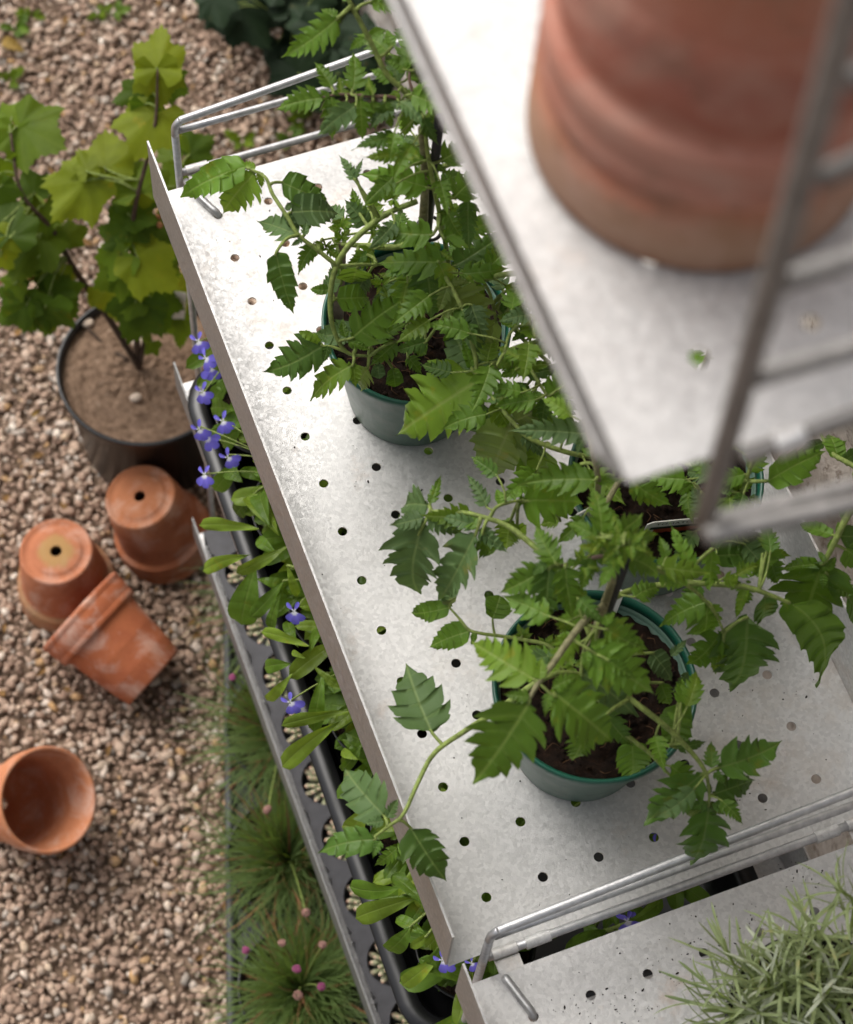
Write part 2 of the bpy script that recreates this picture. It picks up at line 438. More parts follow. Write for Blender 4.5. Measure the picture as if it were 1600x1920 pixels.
# ------------------------------------------------------------------ perforated shelves
X0, X1, Y0, Y1 = -.041, .289, -.594, .033
TH = .0014; LIP = .070
def sheet_mesh(name, mat, lipf=LIP, lipb=.064, flare=0.0):
    """a perforated tray in its own space (top surface z = 0) with 15 x 7 punched holes"""
    m = MB(); r = .0034; N = 20; p = .04
    xs = [X0+.0016, -.02] + [(-.02 + p*(i+1)) for i in range(7)] + [X1-.0016]
    ys = [Y1, .02] + [.02 - p*(i+1) for i in range(15)] + [Y0]
    for z, up in ((0, True), (-TH, False)):
        for i in range(len(xs)-1):
            for j in range(len(ys)-1):
                xa, xb, yb, ya = xs[i], xs[i+1], ys[j], ys[j+1]
                hole = 0 < i < len(xs)-2 and 0 < j < len(ys)-2
                if not hole:
                    q = [(xa,ya,z),(xb,ya,z),(xb,yb,z),(xa,yb,z)]; m.add(q, [(0,1,2,3) if up else (3,2,1,0)])
                else:
                    cx, cy = (xa+xb)/2, (ya+yb)/2; V = []; h = (xb-xa)/2
                    for t in range(N):
                        a = 2*math.pi*(t+.5)/N; c, s = math.cos(a), math.sin(a)
                        V.append((cx+r*c, cy+r*s, z))
                    for t in range(N):
                        a = 2*math.pi*(t+.5)/N; c, s = math.cos(a), math.sin(a); q = max(abs(c), abs(s))
                        V.append((cx+h*c/q, cy+h*s/q, z))
                    F = []
                    for t in range(N):
                        u = (t+1) % N; f = (t, N+t, N+u, u); F.append(f if up else f[::-1])
                    m.add(V, F)
                    if up:
                        W = []
                        for t in range(N):
                            a = 2*math.pi*(t+.5)/N; W.append((cx+r*math.cos(a), cy+r*math.sin(a), 0)); W.append((cx+r*math.cos(a), cy+r*math.sin(a), -TH))
                        m.add(W, [(2*t, 2*((t+1)%N), 2*((t+1)%N)+1, 2*t+1) for t in range(N)])
    # rim of the sheet
    a, b = xs[0], xs[-1]
    m.add([(a,Y0,0),(b,Y0,0),(b,Y0,-TH),(a,Y0,-TH)], [(0,3,2,1)]); m.add([(a,Y1,0),(b,Y1,0),(b,Y1,-TH),(a,Y1,-TH)], [(0,1,2,3)])
    o = m.build(name, mat, smooth=False)
    return o.data
def lip_mesh(mat, x, h, side, flare=0.0):
    m = MB(); t = .0015*side
    prof = [(x, -TH), (x - flare, h*.9), (x - flare, h), (x - flare + t, h), (x - flare + t, h*.9), (x + t, -TH)]
    n = len(prof); ys = np.linspace(Y0+.0015, Y1, 24); V = []
    for y in ys: V += [(px, y, pz) for px, pz in prof]
    F = []
    for i in range(len(ys)-1):
        for j in range(n):
            k = (j+1) % n; F.append((i*n+j, (i+1)*n+j, (i+1)*n+k, i*n+k))
    F += [tuple(range(n)), tuple(range((len(ys)-1)*n, len(ys)*n))[::-1]]
    m.add(V, F); o = m.build('front_lip', mat, smooth=False); return o.data
def part(name, me, parent, loc=(0,0,0)):
    o = bpy.data.objects.new(name, me); COL.objects.link(o); o.parent = parent; o.location = loc; return o
LIPLO = .042
SM = {}
for key, mt in (('a', M_SHEET), ('b', M_SHEET2)):
    SM[key] = (sheet_mesh('shelf_tray', mt), lip_mesh(M_LIP, X0, LIP, 1), lip_mesh(mt, X1, .064, -1))
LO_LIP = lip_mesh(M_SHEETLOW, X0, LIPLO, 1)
UP_LIP = lip_mesh(M_LIP, X0, .024, 1, .012)
for o in [o for o in COL.objects if o.name.startswith(('shelf_tray', 'front_lip'))]: bpy.data.objects.remove(o)

def add_shelf(stand, key, z, dy=0.0, up=False, low=False):
    s = part('shelf', SM[key][0], stand, (0, dy, z))
    part('front_lip', UP_LIP if up else (LO_LIP if low else SM[key][1]), s); part('back_lip', SM[key][2], s)
    return s
RW = .0030
def guard(stand, y, z, tail=False, low=-.30):
    """wire end guard: a post with a top rod that rises to the back, a middle rod and a hooked lower rod"""
    xb = .285
    fr = MB()
    fr.tube([(-.0165, y, low+.02), (-.0165, y, z+.05)], RW, 12, sm=1)
    fr.tube([(-.0165, y, z+.05), (-.0155, y, z+.060), (-.0115, y, z+.0655), (-.004, y, z+.067), (.05, y, z+.0735), (.177, y, z+.090), (xb, y, z+.104)], RW, 12, sm=6)
    fr.tube([(xb, y, z+.104), (xb, y, low+.02)], RW, 12, sm=1)
    g = fr.build('wire_guard', M_WIRE, stand)
    MB().tube([(-.0137, y, z+.0545), (.12, y, z+.0556), (xb-.003, y, z+.058)], RW*.92, 12, sm=3).build('rod', M_WIRE, g)
    MB().tube([(-.0137, y, z+.0005), (.12, y, z+.0005), (xb-.003, y, z+.0005)], RW, 12, sm=3).build('rod', M_WIRE, g)
    if tail:
        MB().tube([(-.0125, y-.006, z-.004), (-.0135, y-.012, z+.0028), (-.0115, y-.020, z+.0038), (-.004, y-.0385, z+.0036), (-.0008, y-.0440, z+.0024), (0, y-.0455, z-.004), (0, y-.0455, z-.03)], RW*.92, 12, sm=5).build('hook', M_WIRE, g)
    return g
def clip(stand, x, y, z, into, w=.017):
    """the end of the sheet rolled round the lower rod"""
    V = []; F = []; n = 26; r = .0042
    for i in range(n):
        a = R_(-150 + 300*i/(n-1))
        for rr in (r, r-.0013):
            for xx in (x, x+w): V.append((xx, y + (-into)*rr*math.sin(a + math.pi/2)*1., z + .0005 + rr*math.cos(a + math.pi/2)))
    for i in range(n-1):
        b = 4*i
        F += [(b, b+1, b+5, b+4), (b+2, b+6, b+7, b+3), (b, b+4, b+6, b+2), (b+1, b+3, b+7, b+5)]
    F += [(0,2,3,1), (4*n-4, 4*n-3, 4*n-1, 4*n-2)]
    m = MB().add(V, F); ya, yb = sorted((y + into*.0042, y + into*.0135))
    m.box((x, ya, z-.0013), (x+w, yb, z+.0001))
    return m.build('clip', M_SHEET, stand, smooth=False)

stand = empty('plant_shelving', (0.12, -.28, GZ), 'galvanised perforated plant shelving with green tomato pots on its bright middle tier', 'plant shelving')
SUPZ = .765; SUPY = -.033
def local(o, z=0): return z - o.location.z
class Off:      # children of the stand are placed in world terms
    pass
def S(key, z, dy=0., up=False, st=None, low=False):
    st = st or stand
    s = add_shelf(st, key, z - st.location.z, dy, up, low); s.location = (-st.location.x, dy - st.location.y, z - st.location.z); return s
S('a', 0.0); S('a', SUPZ, SUPY, True); S('a', -.298, low=True); S('a', -.6135, low=True)
YG = Y1 + .0125
guard(stand, YG, 0.0, True, GZ); clip(stand, -.0105, YG, 0.0, -1); clip(stand, .245, YG, 0.0, -1)
nb = P(862, 1809, .070); DYN = nb[1] - Y1
clip(stand, .0125, Y1 + DYN + .0125, 0.0, 1)
clip(stand, .2215, Y1 + DYN + .0125, 0.0, 1)
# the upper side frame at the near end: a long post with rungs, seen close to the lens
uf = MB(); yf = -.655
pa = [P(1318, 1010, 0)]
def AY(px, py, y):
    d = CR.T @ np.array([(px - 800) / CF, (py - 960) / CF, 1.0]); return CP + d * ((y - CP[1]) / d[1])
a0, a1 = AY(1318, 985, yf), AY(1592, 20, yf)
dirn = (a1 - a0) / np.linalg.norm(a1 - a0)
uf.tube([a0, a0 + (a1-a0)*.5, a1 + (a1-a0)*.6], RW*1.15, 14, sm=2)
b1 = AY(1600, 913, yf); bd = (b1 - a0) / np.linalg.norm(b1 - a0)
uf.tube([a0 - bd*0, a0 + bd*.3], RW, 14, sm=2)
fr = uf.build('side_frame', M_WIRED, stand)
c0 = AY(1325, 1005, yf-.008); c1 = AY(1600, 945, yf-.008); cd = (c1-c0)/np.linalg.norm(c1-c0)
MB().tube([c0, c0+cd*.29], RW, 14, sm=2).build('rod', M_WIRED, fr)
for (xa, ya, xb_, yb_) in ((1402, 712, 1600, 652), (1452, 532, 1600, 485), (1530, 338, 1600, 305), (1590, 150, 1650, 128)):
    q0 = AY(xa, ya, yf); q1 = AY(xb_, yb_, yf); qd = (q1-q0)/np.linalg.norm(q1-q0)
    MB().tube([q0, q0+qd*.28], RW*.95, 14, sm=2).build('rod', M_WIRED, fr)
q0 = AY(1395, 858, -.632); q1 = AY(1600, 778, -.632); qd = (q1-q0)/np.linalg.norm(q1-q0)
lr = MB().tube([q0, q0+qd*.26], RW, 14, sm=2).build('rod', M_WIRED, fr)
kc = AY(1452, 836, -.632); ke = AY(1506, 815, -.632)
MB().tube([kc, ke], .0046, 24, sm=1).build('clip', M_SHEET, fr, smooth=False)

stand2 = empty('plant_shelving', (0.12, -.28 + DYN, GZ), 'neighbouring galvanised shelf, speckled with soil, holding the silvery herb', 'plant shelving')
S('b', 0.0, DYN, st=stand2); S('b', -.326, DYN, st=stand2); S('b', -.642, DYN, st=stand2)
guard(stand2, Y1 + DYN + .0125, 0.0, False, GZ)
clip(stand2, -.0105, Y1 + DYN + .0125, 0.0, -1); clip(stand2, .245, Y1 + DYN + .0125, 0.0, -1)
y2 = Y1 + DYN
h0 = P(950, 1836, .003); h1 = np.array([0, DYN, .003])
MB().tube([h0 + (0,0,-.004), h0 + (0,0,-.0005), h0*.5 + h1*.5, h1 + (-.0006, .003, -.0005), (0, DYN, -.006), (0, DYN, -.03)], RW*.95, 12, sm=5).build('hook', M_WIRE, stand2)

# soil crumbs scattered on the shelves
def crumbs(name, n, xr, yr, z, label, smin=.0004, smax=.0012, clump=None):
    m = MB()
    for i in range(n):
        if clump is not None and random.random() < .4:
            c = random.choice(clump); x = random.gauss(c[0], .010); y = random.gauss(c[1], .010)
        else: x = random.uniform(*xr); y = random.uniform(*yr)
        gx = abs((x + .02) % .04 - .02); gy = abs((y + .02) % .04 - .02)
        if math.hypot(gx, gy) < .005: continue
        s = random.uniform(smin, smax) * random.choice((1, 1, 1, 1.7)); a = random.uniform(0, 6.28); el = random.choice((1, 1, 2.2))
        V = []
        for t in range(5):
            b = 2*math.pi*t/5; u, w = s*el*math.cos(b), s*math.sin(b)
            V.append((x + u*math.cos(a) - w*math.sin(a), y + u*math.sin(a) + w*math.cos(a), z + s*.2))
        V += [(x, y, z + s*.9), (x, y, z)]
        m.add(V, [(t, (t+1) % 5, 5) for t in range(5)] + [((t+1) % 5, t, 6) for t in range(5)])
    return tag(m.build(name, M_SOIL), label, kind='stuff')
crumbs('soil_crumbs', 170, (-.03, .28), (Y0+.01, .02), .0003, 'dark specks of compost on the middle shelf', .0002, .0004, [(.2,-.5),(.24,-.46),(.19,-.55),(.25,-.5),(.02,0),(.15,-.555),(.17,-.45),(.03,-.25)])
crumbs('soil_crumbs', 300, (-.03, .28), (-.78, Y1+DYN-.006), .0003, 'dark specks of compost on the near shelf', .0002, .00042, [(.10,-.645),(.16,-.64),(.2,-.62),(.06,-.66),(.03,-.66)])
# ------------------------------------------------------------------ pots
def place(V, F, rot, loc): return np.asarray(V) @ np.asarray(rot).T + np.asarray(loc), F

TPROF = [(.0060,0),(.024,.0),(.0255,.0006),(.0270,.0024),(.0325,.0022),(.0345,.0005),(.0362,.0008),(.0372,.0030),
         (.0395,.020),(.0399,.0216),(.0401,.0228),(.0402,.026),(.0419,.042),(.0423,.0436),(.0425,.0448),(.0426,.048),(.0444,.066),(.0450,.070),(.0458,.0722),(.0492,.0735),(.0503,.0752),(.0507,.0785),(.0504,.0797),(.0505,.0812),(.0510,.0824),(.0519,.0925),(.0516,.0940),(.0517,.0955),(.0524,.0970),(.0528,.0990),(.0526,.1010),(.0514,.1026),(.0494,.1027),(.0482,.1012),
         (.0468,.078),(.0440,.072),(.0405,.036),(.0362,.0075),(.0335,.0062),(.0060,.0062),(.0060,0)]
def terra(name_mat, label, base, axis, scale=1.0, spin=0.0, group='terracotta pots'):
    """axis runs from the pot's base to its rim; base is the centre of the base"""
    V, F = lathe([(r*scale, z*scale) for r, z in TPROF], 72, .004)
    c, s = math.cos(spin), math.sin(spin); Rz = np.array([[c,-s,0],[s,c,0],[0,0,1]])
    o = build('terracotta_pot', V, F, name_mat)
    Rm = frame(axis) @ Rz
    o.matrix_world = Matrix([[*Rm[i], base[i]] for i in range(3)] + [[0,0,0,1]])
    return tag(o, label, 'plant pot', group)
MT = [terracotta('terracotta_mossy', (.50,.19,.095), (.36,.125,.06), .30, 0., 1.),
      terracotta('terracotta_brown', (.43,.150,.070), (.28,.090,.042), .30, .12),
      terracotta('terracotta_red', (.46,.145,.060), (.34,.095,.042), .45, 0.),
      terracotta('terracotta_clean', (.56,.235,.115), (.44,.16,.075), .40, 0.),
      terracotta('terracotta_weathered', (.27,.115,.065), (.17,.07,.042), .35, .45),
      terracotta('terracotta_pinkish', (.29,.110,.075), (.20,.07,.045), .45, 0.),
      terracotta('terracotta_plain', (.25,.100,.060), (.17,.065,.04), .30, .1)]
zb = GZ + .1027 + .002
A = P(105, 1033, zb); terra(MT[0], 'terracotta pot standing upside down with a mossy yellow base, left of the leaning pot', A, (.03,.0,-1), 1.04)
B = P(262, 930, zb+.004); terra(MT[1], 'brownish terracotta pot upside down nearest the big black pot', B, (.20,-.10,-1), 1.05, 1.)
c_r = P(166, 1160, GZ+.066); c_b = P(290, 1272, GZ+.037)
ax = (c_r - c_b); ax /= np.linalg.norm(ax)
terra(MT[2], 'red terracotta pot tipped on its side against the mossy pot', c_b, ax, 1.06, 2.)
nD = np.array((.46,-.40,.80)); nD /= np.linalg.norm(nD)
rD = P(92, 1500, GZ+.108)
terra(MT[3], 'terracotta pot lying open with its clean inside showing, at the left edge', rD - nD*.1027*1.03, nD, 1.03, 3.)
U = P(1309, 240, SUPZ+.0008)
BPROF = [(.0571,0),(.0586,.0012),(.0590,.006),(.0590,.0285),(.0570,.0310),(.0568,.0335),(.0584,.0365),(.0590,.040),(.0588,.0440),(.0577,.0465),(.0580,.0495),(.0590,.053),(.0590,.061),(.0580,.0636),(.0558,.0648),(.0552,.067),(.0556,.074),(.0566,.0800),(.0556,.0850),(.0556,.095),(.0568,.1045),(.0552,.1085),(.0546,.112),(.0546,.135),(.0540,.165),(.053,.215),(.050,.223),(.012,.223),(.012,.216),(.046,.216),(.0505,.08),(.0540,.002),(.0571,0)]
V, F = lathe(BPROF[::-1], 96, .003)
def banded():
    k = NT('terracotta_banded', .8, 0, .3)
    s_ = k.n('ShaderNodeSeparateXYZ'); k.l(k.coord(), s_.inputs[0])
    f = k.math('ADD', k.math('MULTIPLY', s_.outputs[2], 5.), k.math('MULTIPLY', k.math('SUBTRACT', k.noise(22, 4), .5), .14))
    c = k.ramp(f, [(.0, (.24,.11,.06)), (.06, (.34,.20,.125)), (.13, (.33,.17,.10)), (.17, (.44,.15,.08)), (.22, (.39,.155,.105)), (.31, (.44,.19,.135)), (.36, (.33,.115,.075)), (.48, (.32,.115,.082)), (.58, (.40,.155,.10)), (.75, (.37,.155,.09)), (1., (.37,.165,.095))])
    c = k.mix(k.ramp(k.noise(14, 6, .7, dist=1.), [(.44, 0.), (.66, .6)]), c, (.47,.30,.235))
    c = k.mix(k.ramp(k.noise(30, 5, .7), [(.56, 0.), (.7, .45)]), c, (.13,.085,.05))
    k.color(c); k.bump(k.noise(300, 4), .25, .0008); return k.m
bp = build('terracotta_pot', V, F, banded(), origin=(0, 0, 0)); bp.location = (U[0], U[1], SUPZ + .0009); bp.rotation_euler = (0, 0, 2.2)
tag(bp, 'large banded terracotta pot upside down on the top shelf', 'plant pot', 'terracotta pots')

def soil_disc(name, c, r, z, mat, parent, amp=.004, seed=0, dome=.0):
    rings, n = 30, 84; V = [(c[0], c[1], z + dome)]; F = []
    for i in range(1, rings+1):
        rr = r*i/rings
        for j in range(n):
            a = 2*math.pi*j/n; x, y = c[0]+rr*math.cos(a), c[1]+rr*math.sin(a)
            h = amp*(noise.fractal(Vector((x*160, y*160, seed)), .7, 2, 4) + .8*noise.noise(Vector((x*45, y*45, seed+4))))
            V.append((x, y, z + dome*(1-(rr/r)**2) + h*(1 if i < rings else .3)))
    for j in range(n): F.append((0, 1+j, 1+(j+1) % n))
    for i in range(rings-1):
        for j in range(n):
            k = (j+1) % n; F.append((1+i*n+j, 1+(i+1)*n+j, 1+(i+1)*n+k, 1+i*n+k))
    return build(name, V, F, mat, parent)
def fibres(c, r, z, parent, n, seed):
    q = random.Random(seed); m = MB()
    for _ in range(n):
        a = q.uniform(0, 6.28); rr = r*math.sqrt(q.random())*.97; x, y = c[0]+rr*math.cos(a), c[1]+rr*math.sin(a)
        b = q.uniform(0, 6.28); L = q.uniform(.003, .010)
        if q.random() < .55:
            L *= .35; s = q.uniform(.0008, .0022)
            V, F = tube([(x,y,z), (x+L*math.cos(b), y+L*math.sin(b), z+q.uniform(0,.002))], [s, s*.7], 5, 1); m.add(V, F, 1)
        else:
            V, F = tube([(x,y,z+.001), (x+L*.5*math.cos(b), y+L*.5*math.sin(b), z+q.uniform(.002,.005)), (x+L*math.cos(b+.6), y+L*math.sin(b+.6), z+.001)], .00028, 4, 2); m.add(V, F, 0)
    return tag(m.build('compost_fibres', M_FIBRE, parent, mats=[M_FIBRE, M_SOIL]), kind='stuff')

def green_pot(c, label, seed, h=.100, r=.0657, rb=.046):
    root = empty('green_pot', (c[0], c[1], 0.0006), label, 'plant pot', 'green plastic tomato pots')
    k = r/.0657
    body = [(0,.0015),(rb-.004,.0015),(rb-.003,0.0),(rb,.0012),(rb+(r-.0045-rb)*.90,.088),(r-.0035,.0885),(r-.0028,.0925),(r-.0042,.0925),(r-.0058,.0885),(rb-.0018,.003),(0,.003)]
    V, F = lathe([(a, b*h/.1) for a, b in body], 72); build('pot_body', V + world_loc(root), F, M_GREENPOT, root)
    rim = [(r-.0040,.0926),(r-.0008,.0926),(r,.0936),(r,.0992),(r-.0008,.1002),(r-.0022,.1000),(r-.0036,.0975),(r-.0044,.0926),(r-.0040,.0926)]
    V, F = lathe([(a, b*h/.1) for a, b in rim], 72); build('pot_rim', V + world_loc(root), F, M_GREENRIM, root)
    soil_disc('compost', c, r-.0048, .087*h/.1, M_SOIL, root, .0042, seed)
    fibres(c, r-.008, .087*h/.1+.001, root, 230, seed)
    return root
PC = [(.085,-.190), (.0985,-.478), (.2012,-.3557)]
green_pot(PC[0], 'green plastic pot of the farthest tomato, nearest the far wire guard', 1)
green_pot(PC[1], 'green plastic pot of the tomato nearest the near wire guard', 2)
green_pot(PC[2], 'green plastic pot half hidden beneath the top shelf corner', 3)

# stakes and labels
def stake(c, base, top, r, label):
    o = MB().tube([base, np.array(base)*.5+np.array(top)*.5, top], r, 10, sm=1).build('plant_cane', M_BLACKST, origin=base)
    return tag(o, label, 'cane', 'black canes in the tomato pots')
s1b = P(800, 450, .16); s1t = P(823, 235, .335); d = (s1t - s1b)/(s1t[2]-s1b[2])
stake(None, s1b + d*(.075-s1b[2]), s1t + d*.01, .0030, 'thin black cane beside the stem of the farthest tomato')
s2t = P(1177, 1035, .295); s2b = P(1136, 1150, .205); d = (s2t - s2b)/(s2t[2]-s2b[2])
stake(None, s2b + d*(.075-s2b[2]), s2t + d*.004, .0036, 'black cane leaning up through the nearest tomato')
# cane ring clip
rc = P(806, 428, .19); V = []
ring = [(rc[0]+.008*math.cos(a), rc[1]+.008*math.sin(a), rc[2]+.002*math.sin(a)) for a in np.linspace(0, 5.6, 14)]
tag(MB().tube(ring, .0012, 8, sm=2).build('wire_ring', M_BLACKST, origin=rc), 'dark wire ring tying the farthest tomato to its cane', 'plant tie')

# printed label in the half hidden pot
def label_tag():
    A_, B_ = P(1216, 979, .112), P(1330, 968, .112)
    ux = (B_ - A_); L = np.linalg.norm(ux); ux /= L; dn = np.array([0.25, .1, -1.]); dn -= ux*(dn @ ux); dn /= np.linalg.norm(dn); nn = np.cross(ux, dn)
    if nn @ (CP - A_) < 0: nn = -nn
    root = empty('plant_label', tuple(A_), 'white printed plant label with a red band in the half hidden pot', 'plant label')
    def pt(u, v, w): return A_ + ux*u + dn*v + nn*w
    H = .062; c = .004; out = [(c,0),(L-c,0),(L,c),(L,H),(0,H),(0,c)]
    V = [pt(u,v,w) for w in (0,.0006) for u,v in out]; n = len(out)
    build('label_card', V, [tuple(range(n))[::-1], tuple(range(n,2*n))] + [(i,(i+1)%n,n+(i+1)%n,n+i) for i in range(n)], M_WHITE, root, smooth=False)
    def patch(nm, u0, v0, u1, v1, mt, w=.0009):
        m = MB(); m.add([pt(u0,v0,w),pt(u1,v0,w),pt(u1,v1,w),pt(u0,v1,w)], [(0,1,2,3)]); m.build(nm, mt, root, smooth=False)
    patch('dark_band', .0032, .0115, L-.001, .0165, M_GREENP)
    patch('red_band', .0062, .0165, L-.002, .026, M_REDP)
    patch('dark_band', .0032, .026, L-.001, .034, M_GREENP)
    cu = bpy.data.curves.new('label_text', 'FONT'); cu.body = 'TOMATO'; cu.size = .0052; cu.align_x = 'LEFT'; cu.space_character = 1.15
    tmp = bpy.data.objects.new('label_text', cu); COL.objects.link(tmp); bpy.context.view_layer.update()
    tm = bpy.data.meshes.new_from_object(tmp.evaluated_get(bpy.context.evaluated_depsgraph_get())); bpy.data.objects.remove(tmp); bpy.data.curves.remove(cu)
    tm.materials.clear(); tm.materials.append(M_INK)
    o = bpy.data.objects.new('lettering', tm); COL.objects.link(o); o.parent = root
    p0 = pt(.006, .0070, .0009) - A_
    zz = nn; xx = ux; yy = np.cross(zz, xx)
    o.matrix_local = Matrix([[xx[i], yy[i], zz[i], p0[i]] for i in range(3)] + [[0,0,0,1]])
label_tag()
# weathered wooden label and small white labels
def slip(name, a, b, w, mat, label, cat, th=.0012, w2=None):
    a, b = np.array(a), np.array(b); d = b - a; L = np.linalg.norm(d); d /= L
    v = CP - a; s = np.cross(d, v); s /= np.linalg.norm(s); n = np.cross(s, d); w2 = w2 or w
    prof = [(0, w2), (.12, w), (.95, w), (1, w*.7)]; V = []; F = []
    for t, ww in prof:
        q = a + d*L*t
        V += [q - s*ww/2 - n*th/2, q + s*ww/2 - n*th/2, q + s*ww/2 + n*th/2, q - s*ww/2 + n*th/2]
    for i in range(3):
        for j in range(4): F.append((4*i+j, 4*i+(j+1)%4, 4*i+4+(j+1)%4, 4*i+4+j))
    F += [(3,2,1,0), (12,13,14,15)]
    return tag(build(name, V, F, mat, smooth=False, origin=a), label, cat)
M_WOOD = plain('weathered_wood', (.17,.135,.10), .85, .2, 140, .35, .5)
slip('wooden_label', P(634, 618, .080), P(640, 455, .158), .0072, M_WOOD, 'weathered wooden label stuck in the edge of the farthest green pot', 'plant label', .002, .004)
slip('plant_label', P(1142, 1150, .082), P(1160, 1105, .108), .009, M_WHITE, 'pale label beside the black cane in the nearest tomato pot', 'plant label')
slip('plant_label', P(332, 606, -.56), P(339, 548, -.50), .0135, M_WHITE, 'blank white rounded label hanging in the currant bush', 'plant label')
slip('plant_label', P(1108, 985, .082), P(1094, 958, .103), .012, M_WHITE, 'plain white label at the left edge of the half hidden pot', 'plant label')

def black_pot(name, c, z0, h, r, rb, label, group, soil=M_SOIL, fill=.86, mat=None, amp=.003, seed=3):
    root = empty(name, (c[0], c[1], z0), label, 'plant pot', group)
    body = [(0,.001),(rb,.0),(r*.965,h*.93),(r,h*.935),(r*1.012,h*.99),(r,h),(r*.965,h*.995),(r*.945,h*.93),(rb*.95,.003),(0,.003)]
    V, F = lathe(body, 56); build('pot_body', V + world_loc(root), F, mat or M_BLACK, root)
    soil_disc('compost', c, r*.945, z0 + h*fill, soil, root, amp, seed)
    return root
cp = P(272, 688, GZ+.165)
black_pot('black_pot', (cp[0], cp[1]), GZ, .165, .094, .078, 'large black plastic pot of the currant bush on the gravel', None, M_SAND, .93, None, .004)
for (px, py, s) in ((255, 745, .006), (262, 640, .008), (165, 605, .006)):
    q = P(px, py, GZ+.158); V, F = lathe([(0,-1),(.7,-.75),(1,-.1),(.8,.55),(0,.8)], 9)
    V = V*np.array([s*1.2, s*.9, s*.7]); tag(build('pebble', V + q, F, plain('pale_pebble_%d' % px, (.62,.50,.40), .85, .2), origin=q), {255:'pale pebble lying alone in the middle of the currant pot',262:'pinkish pebble at the foot of the currant stem',165:'small pebble by the far rim of the currant pot'}[px], 'pebble')
# ------------------------------------------------------------------ leaves
KIND = dict(   # lobes, lobe depth, forward sweep, a, b, terminal start
    ov=(5, .10, .30, .48, 1.05, .82), ovt=(3, .40, .42, .44, 1.12, .64), lob=(4, .64, .50, .38, 1.25, .70), deep=(3, .86, .50, .36, 1.15, .62),
    fine=(5, .76, .60, .38, 1.2, .76), round=(3, .28, .25, .5, .42, .72), spat=(0, 0, .1, .95, .42, 1), lin=(0, 0, .1, .5, .5, 1))
CAMUP = np.array([-.18, -.32, .93])
def margin(kind, q, W):
    nl, dep, fwd, ea, eb, te = KIND[kind]
    pk = (ea/(ea+eb))**ea * (eb/(ea+eb))**eb
    ov = lambda t: (max(t, 0)**ea * max(1-t, 0)**eb)/pk
    if not nl:
        t = np.linspace(0, 1, 14); w = np.array([W*ov(x) for x in t]); return t, w, np.clip(t - fwd*w, 0, 1), t*5
    ed = np.cumsum([0] + [q.uniform(.75, 1.25)*(1.15 - .12*i) for i in range(nl)]); ed = .05 + ed/ed[-1]*(te-.05)
    pts = [(0, W*.02, -.7), (.012, W*ov(.02)*.5, -.62)]
    dl = [dep*(1 - .60*i/max(1, nl-1))*q.uniform(.8, 1.15) for i in range(nl)] + [dep*.25]
    for i in range(nl):
        a, b = ed[i], ed[i+1]; dt = b - a; k = q.uniform(.88, 1.10)
        wt = W*ov(a + .62*dt)*k*(1 + .18*dl[i]); ws = max(W*.03, W*ov(a + .04)*(1 - min(.93, dl[i]))); wn = W*ov(b)*(1 - min(.93, dl[i+1]))
        g = wt - ws; tn = q.uniform(.0, .16); fw = fwd*wt*.30
        pts += [(a, ws, i-.6), (a + .07*dt, ws + g*.34, i-.48), (a + .20*dt, ws + g*.58, i-.36), (a + .36*dt + fw*.3, ws + g*.74, i-.24), (a + .42*dt + fw*.3, ws + g*(.74 - tn), i-.2),
                (a + .64*dt + fw*.7, ws + g*.90, i-.08), (a + .95*dt + fw, wt*1.02, i), (a + .90*dt + fw*.7, wn + (wt-wn)*.72, i+.12), (a + .92*dt + fw*.3, wn + (wt-wn)*.36, i+.26)]
    e = te; wz = W*ov(e)
    pts += [(e, wz*(1-dl[nl]), nl-.6), (e + .12*(1-e), wz*.92, nl-.4), (e + .34*(1-e), W*ov(e + .26*(1-e))*1.0, nl-.15), (e + .40*(1-e), W*ov(e + .40*(1-e))*.80, nl),
            (e + .70*(1-e), W*ov(e + .72*(1-e))*.72, nl+.25), (e + .90*(1-e), W*ov(e + .9*(1-e))*.6, nl+.4), (1., W*.012, nl+.5)]
    p = np.array(pts); t = np.clip(p[:, 0], 0, 1); mt = np.clip(t - fwd*p[:, 1]*.9, 0, 1); mt[-1] = 1.; mt[0] = 0
    mt = np.maximum.accumulate(mt); mt = mt*.85 + np.linspace(0, 1, len(mt))*.15
    return t, p[:, 1], mt, p[:, 2]
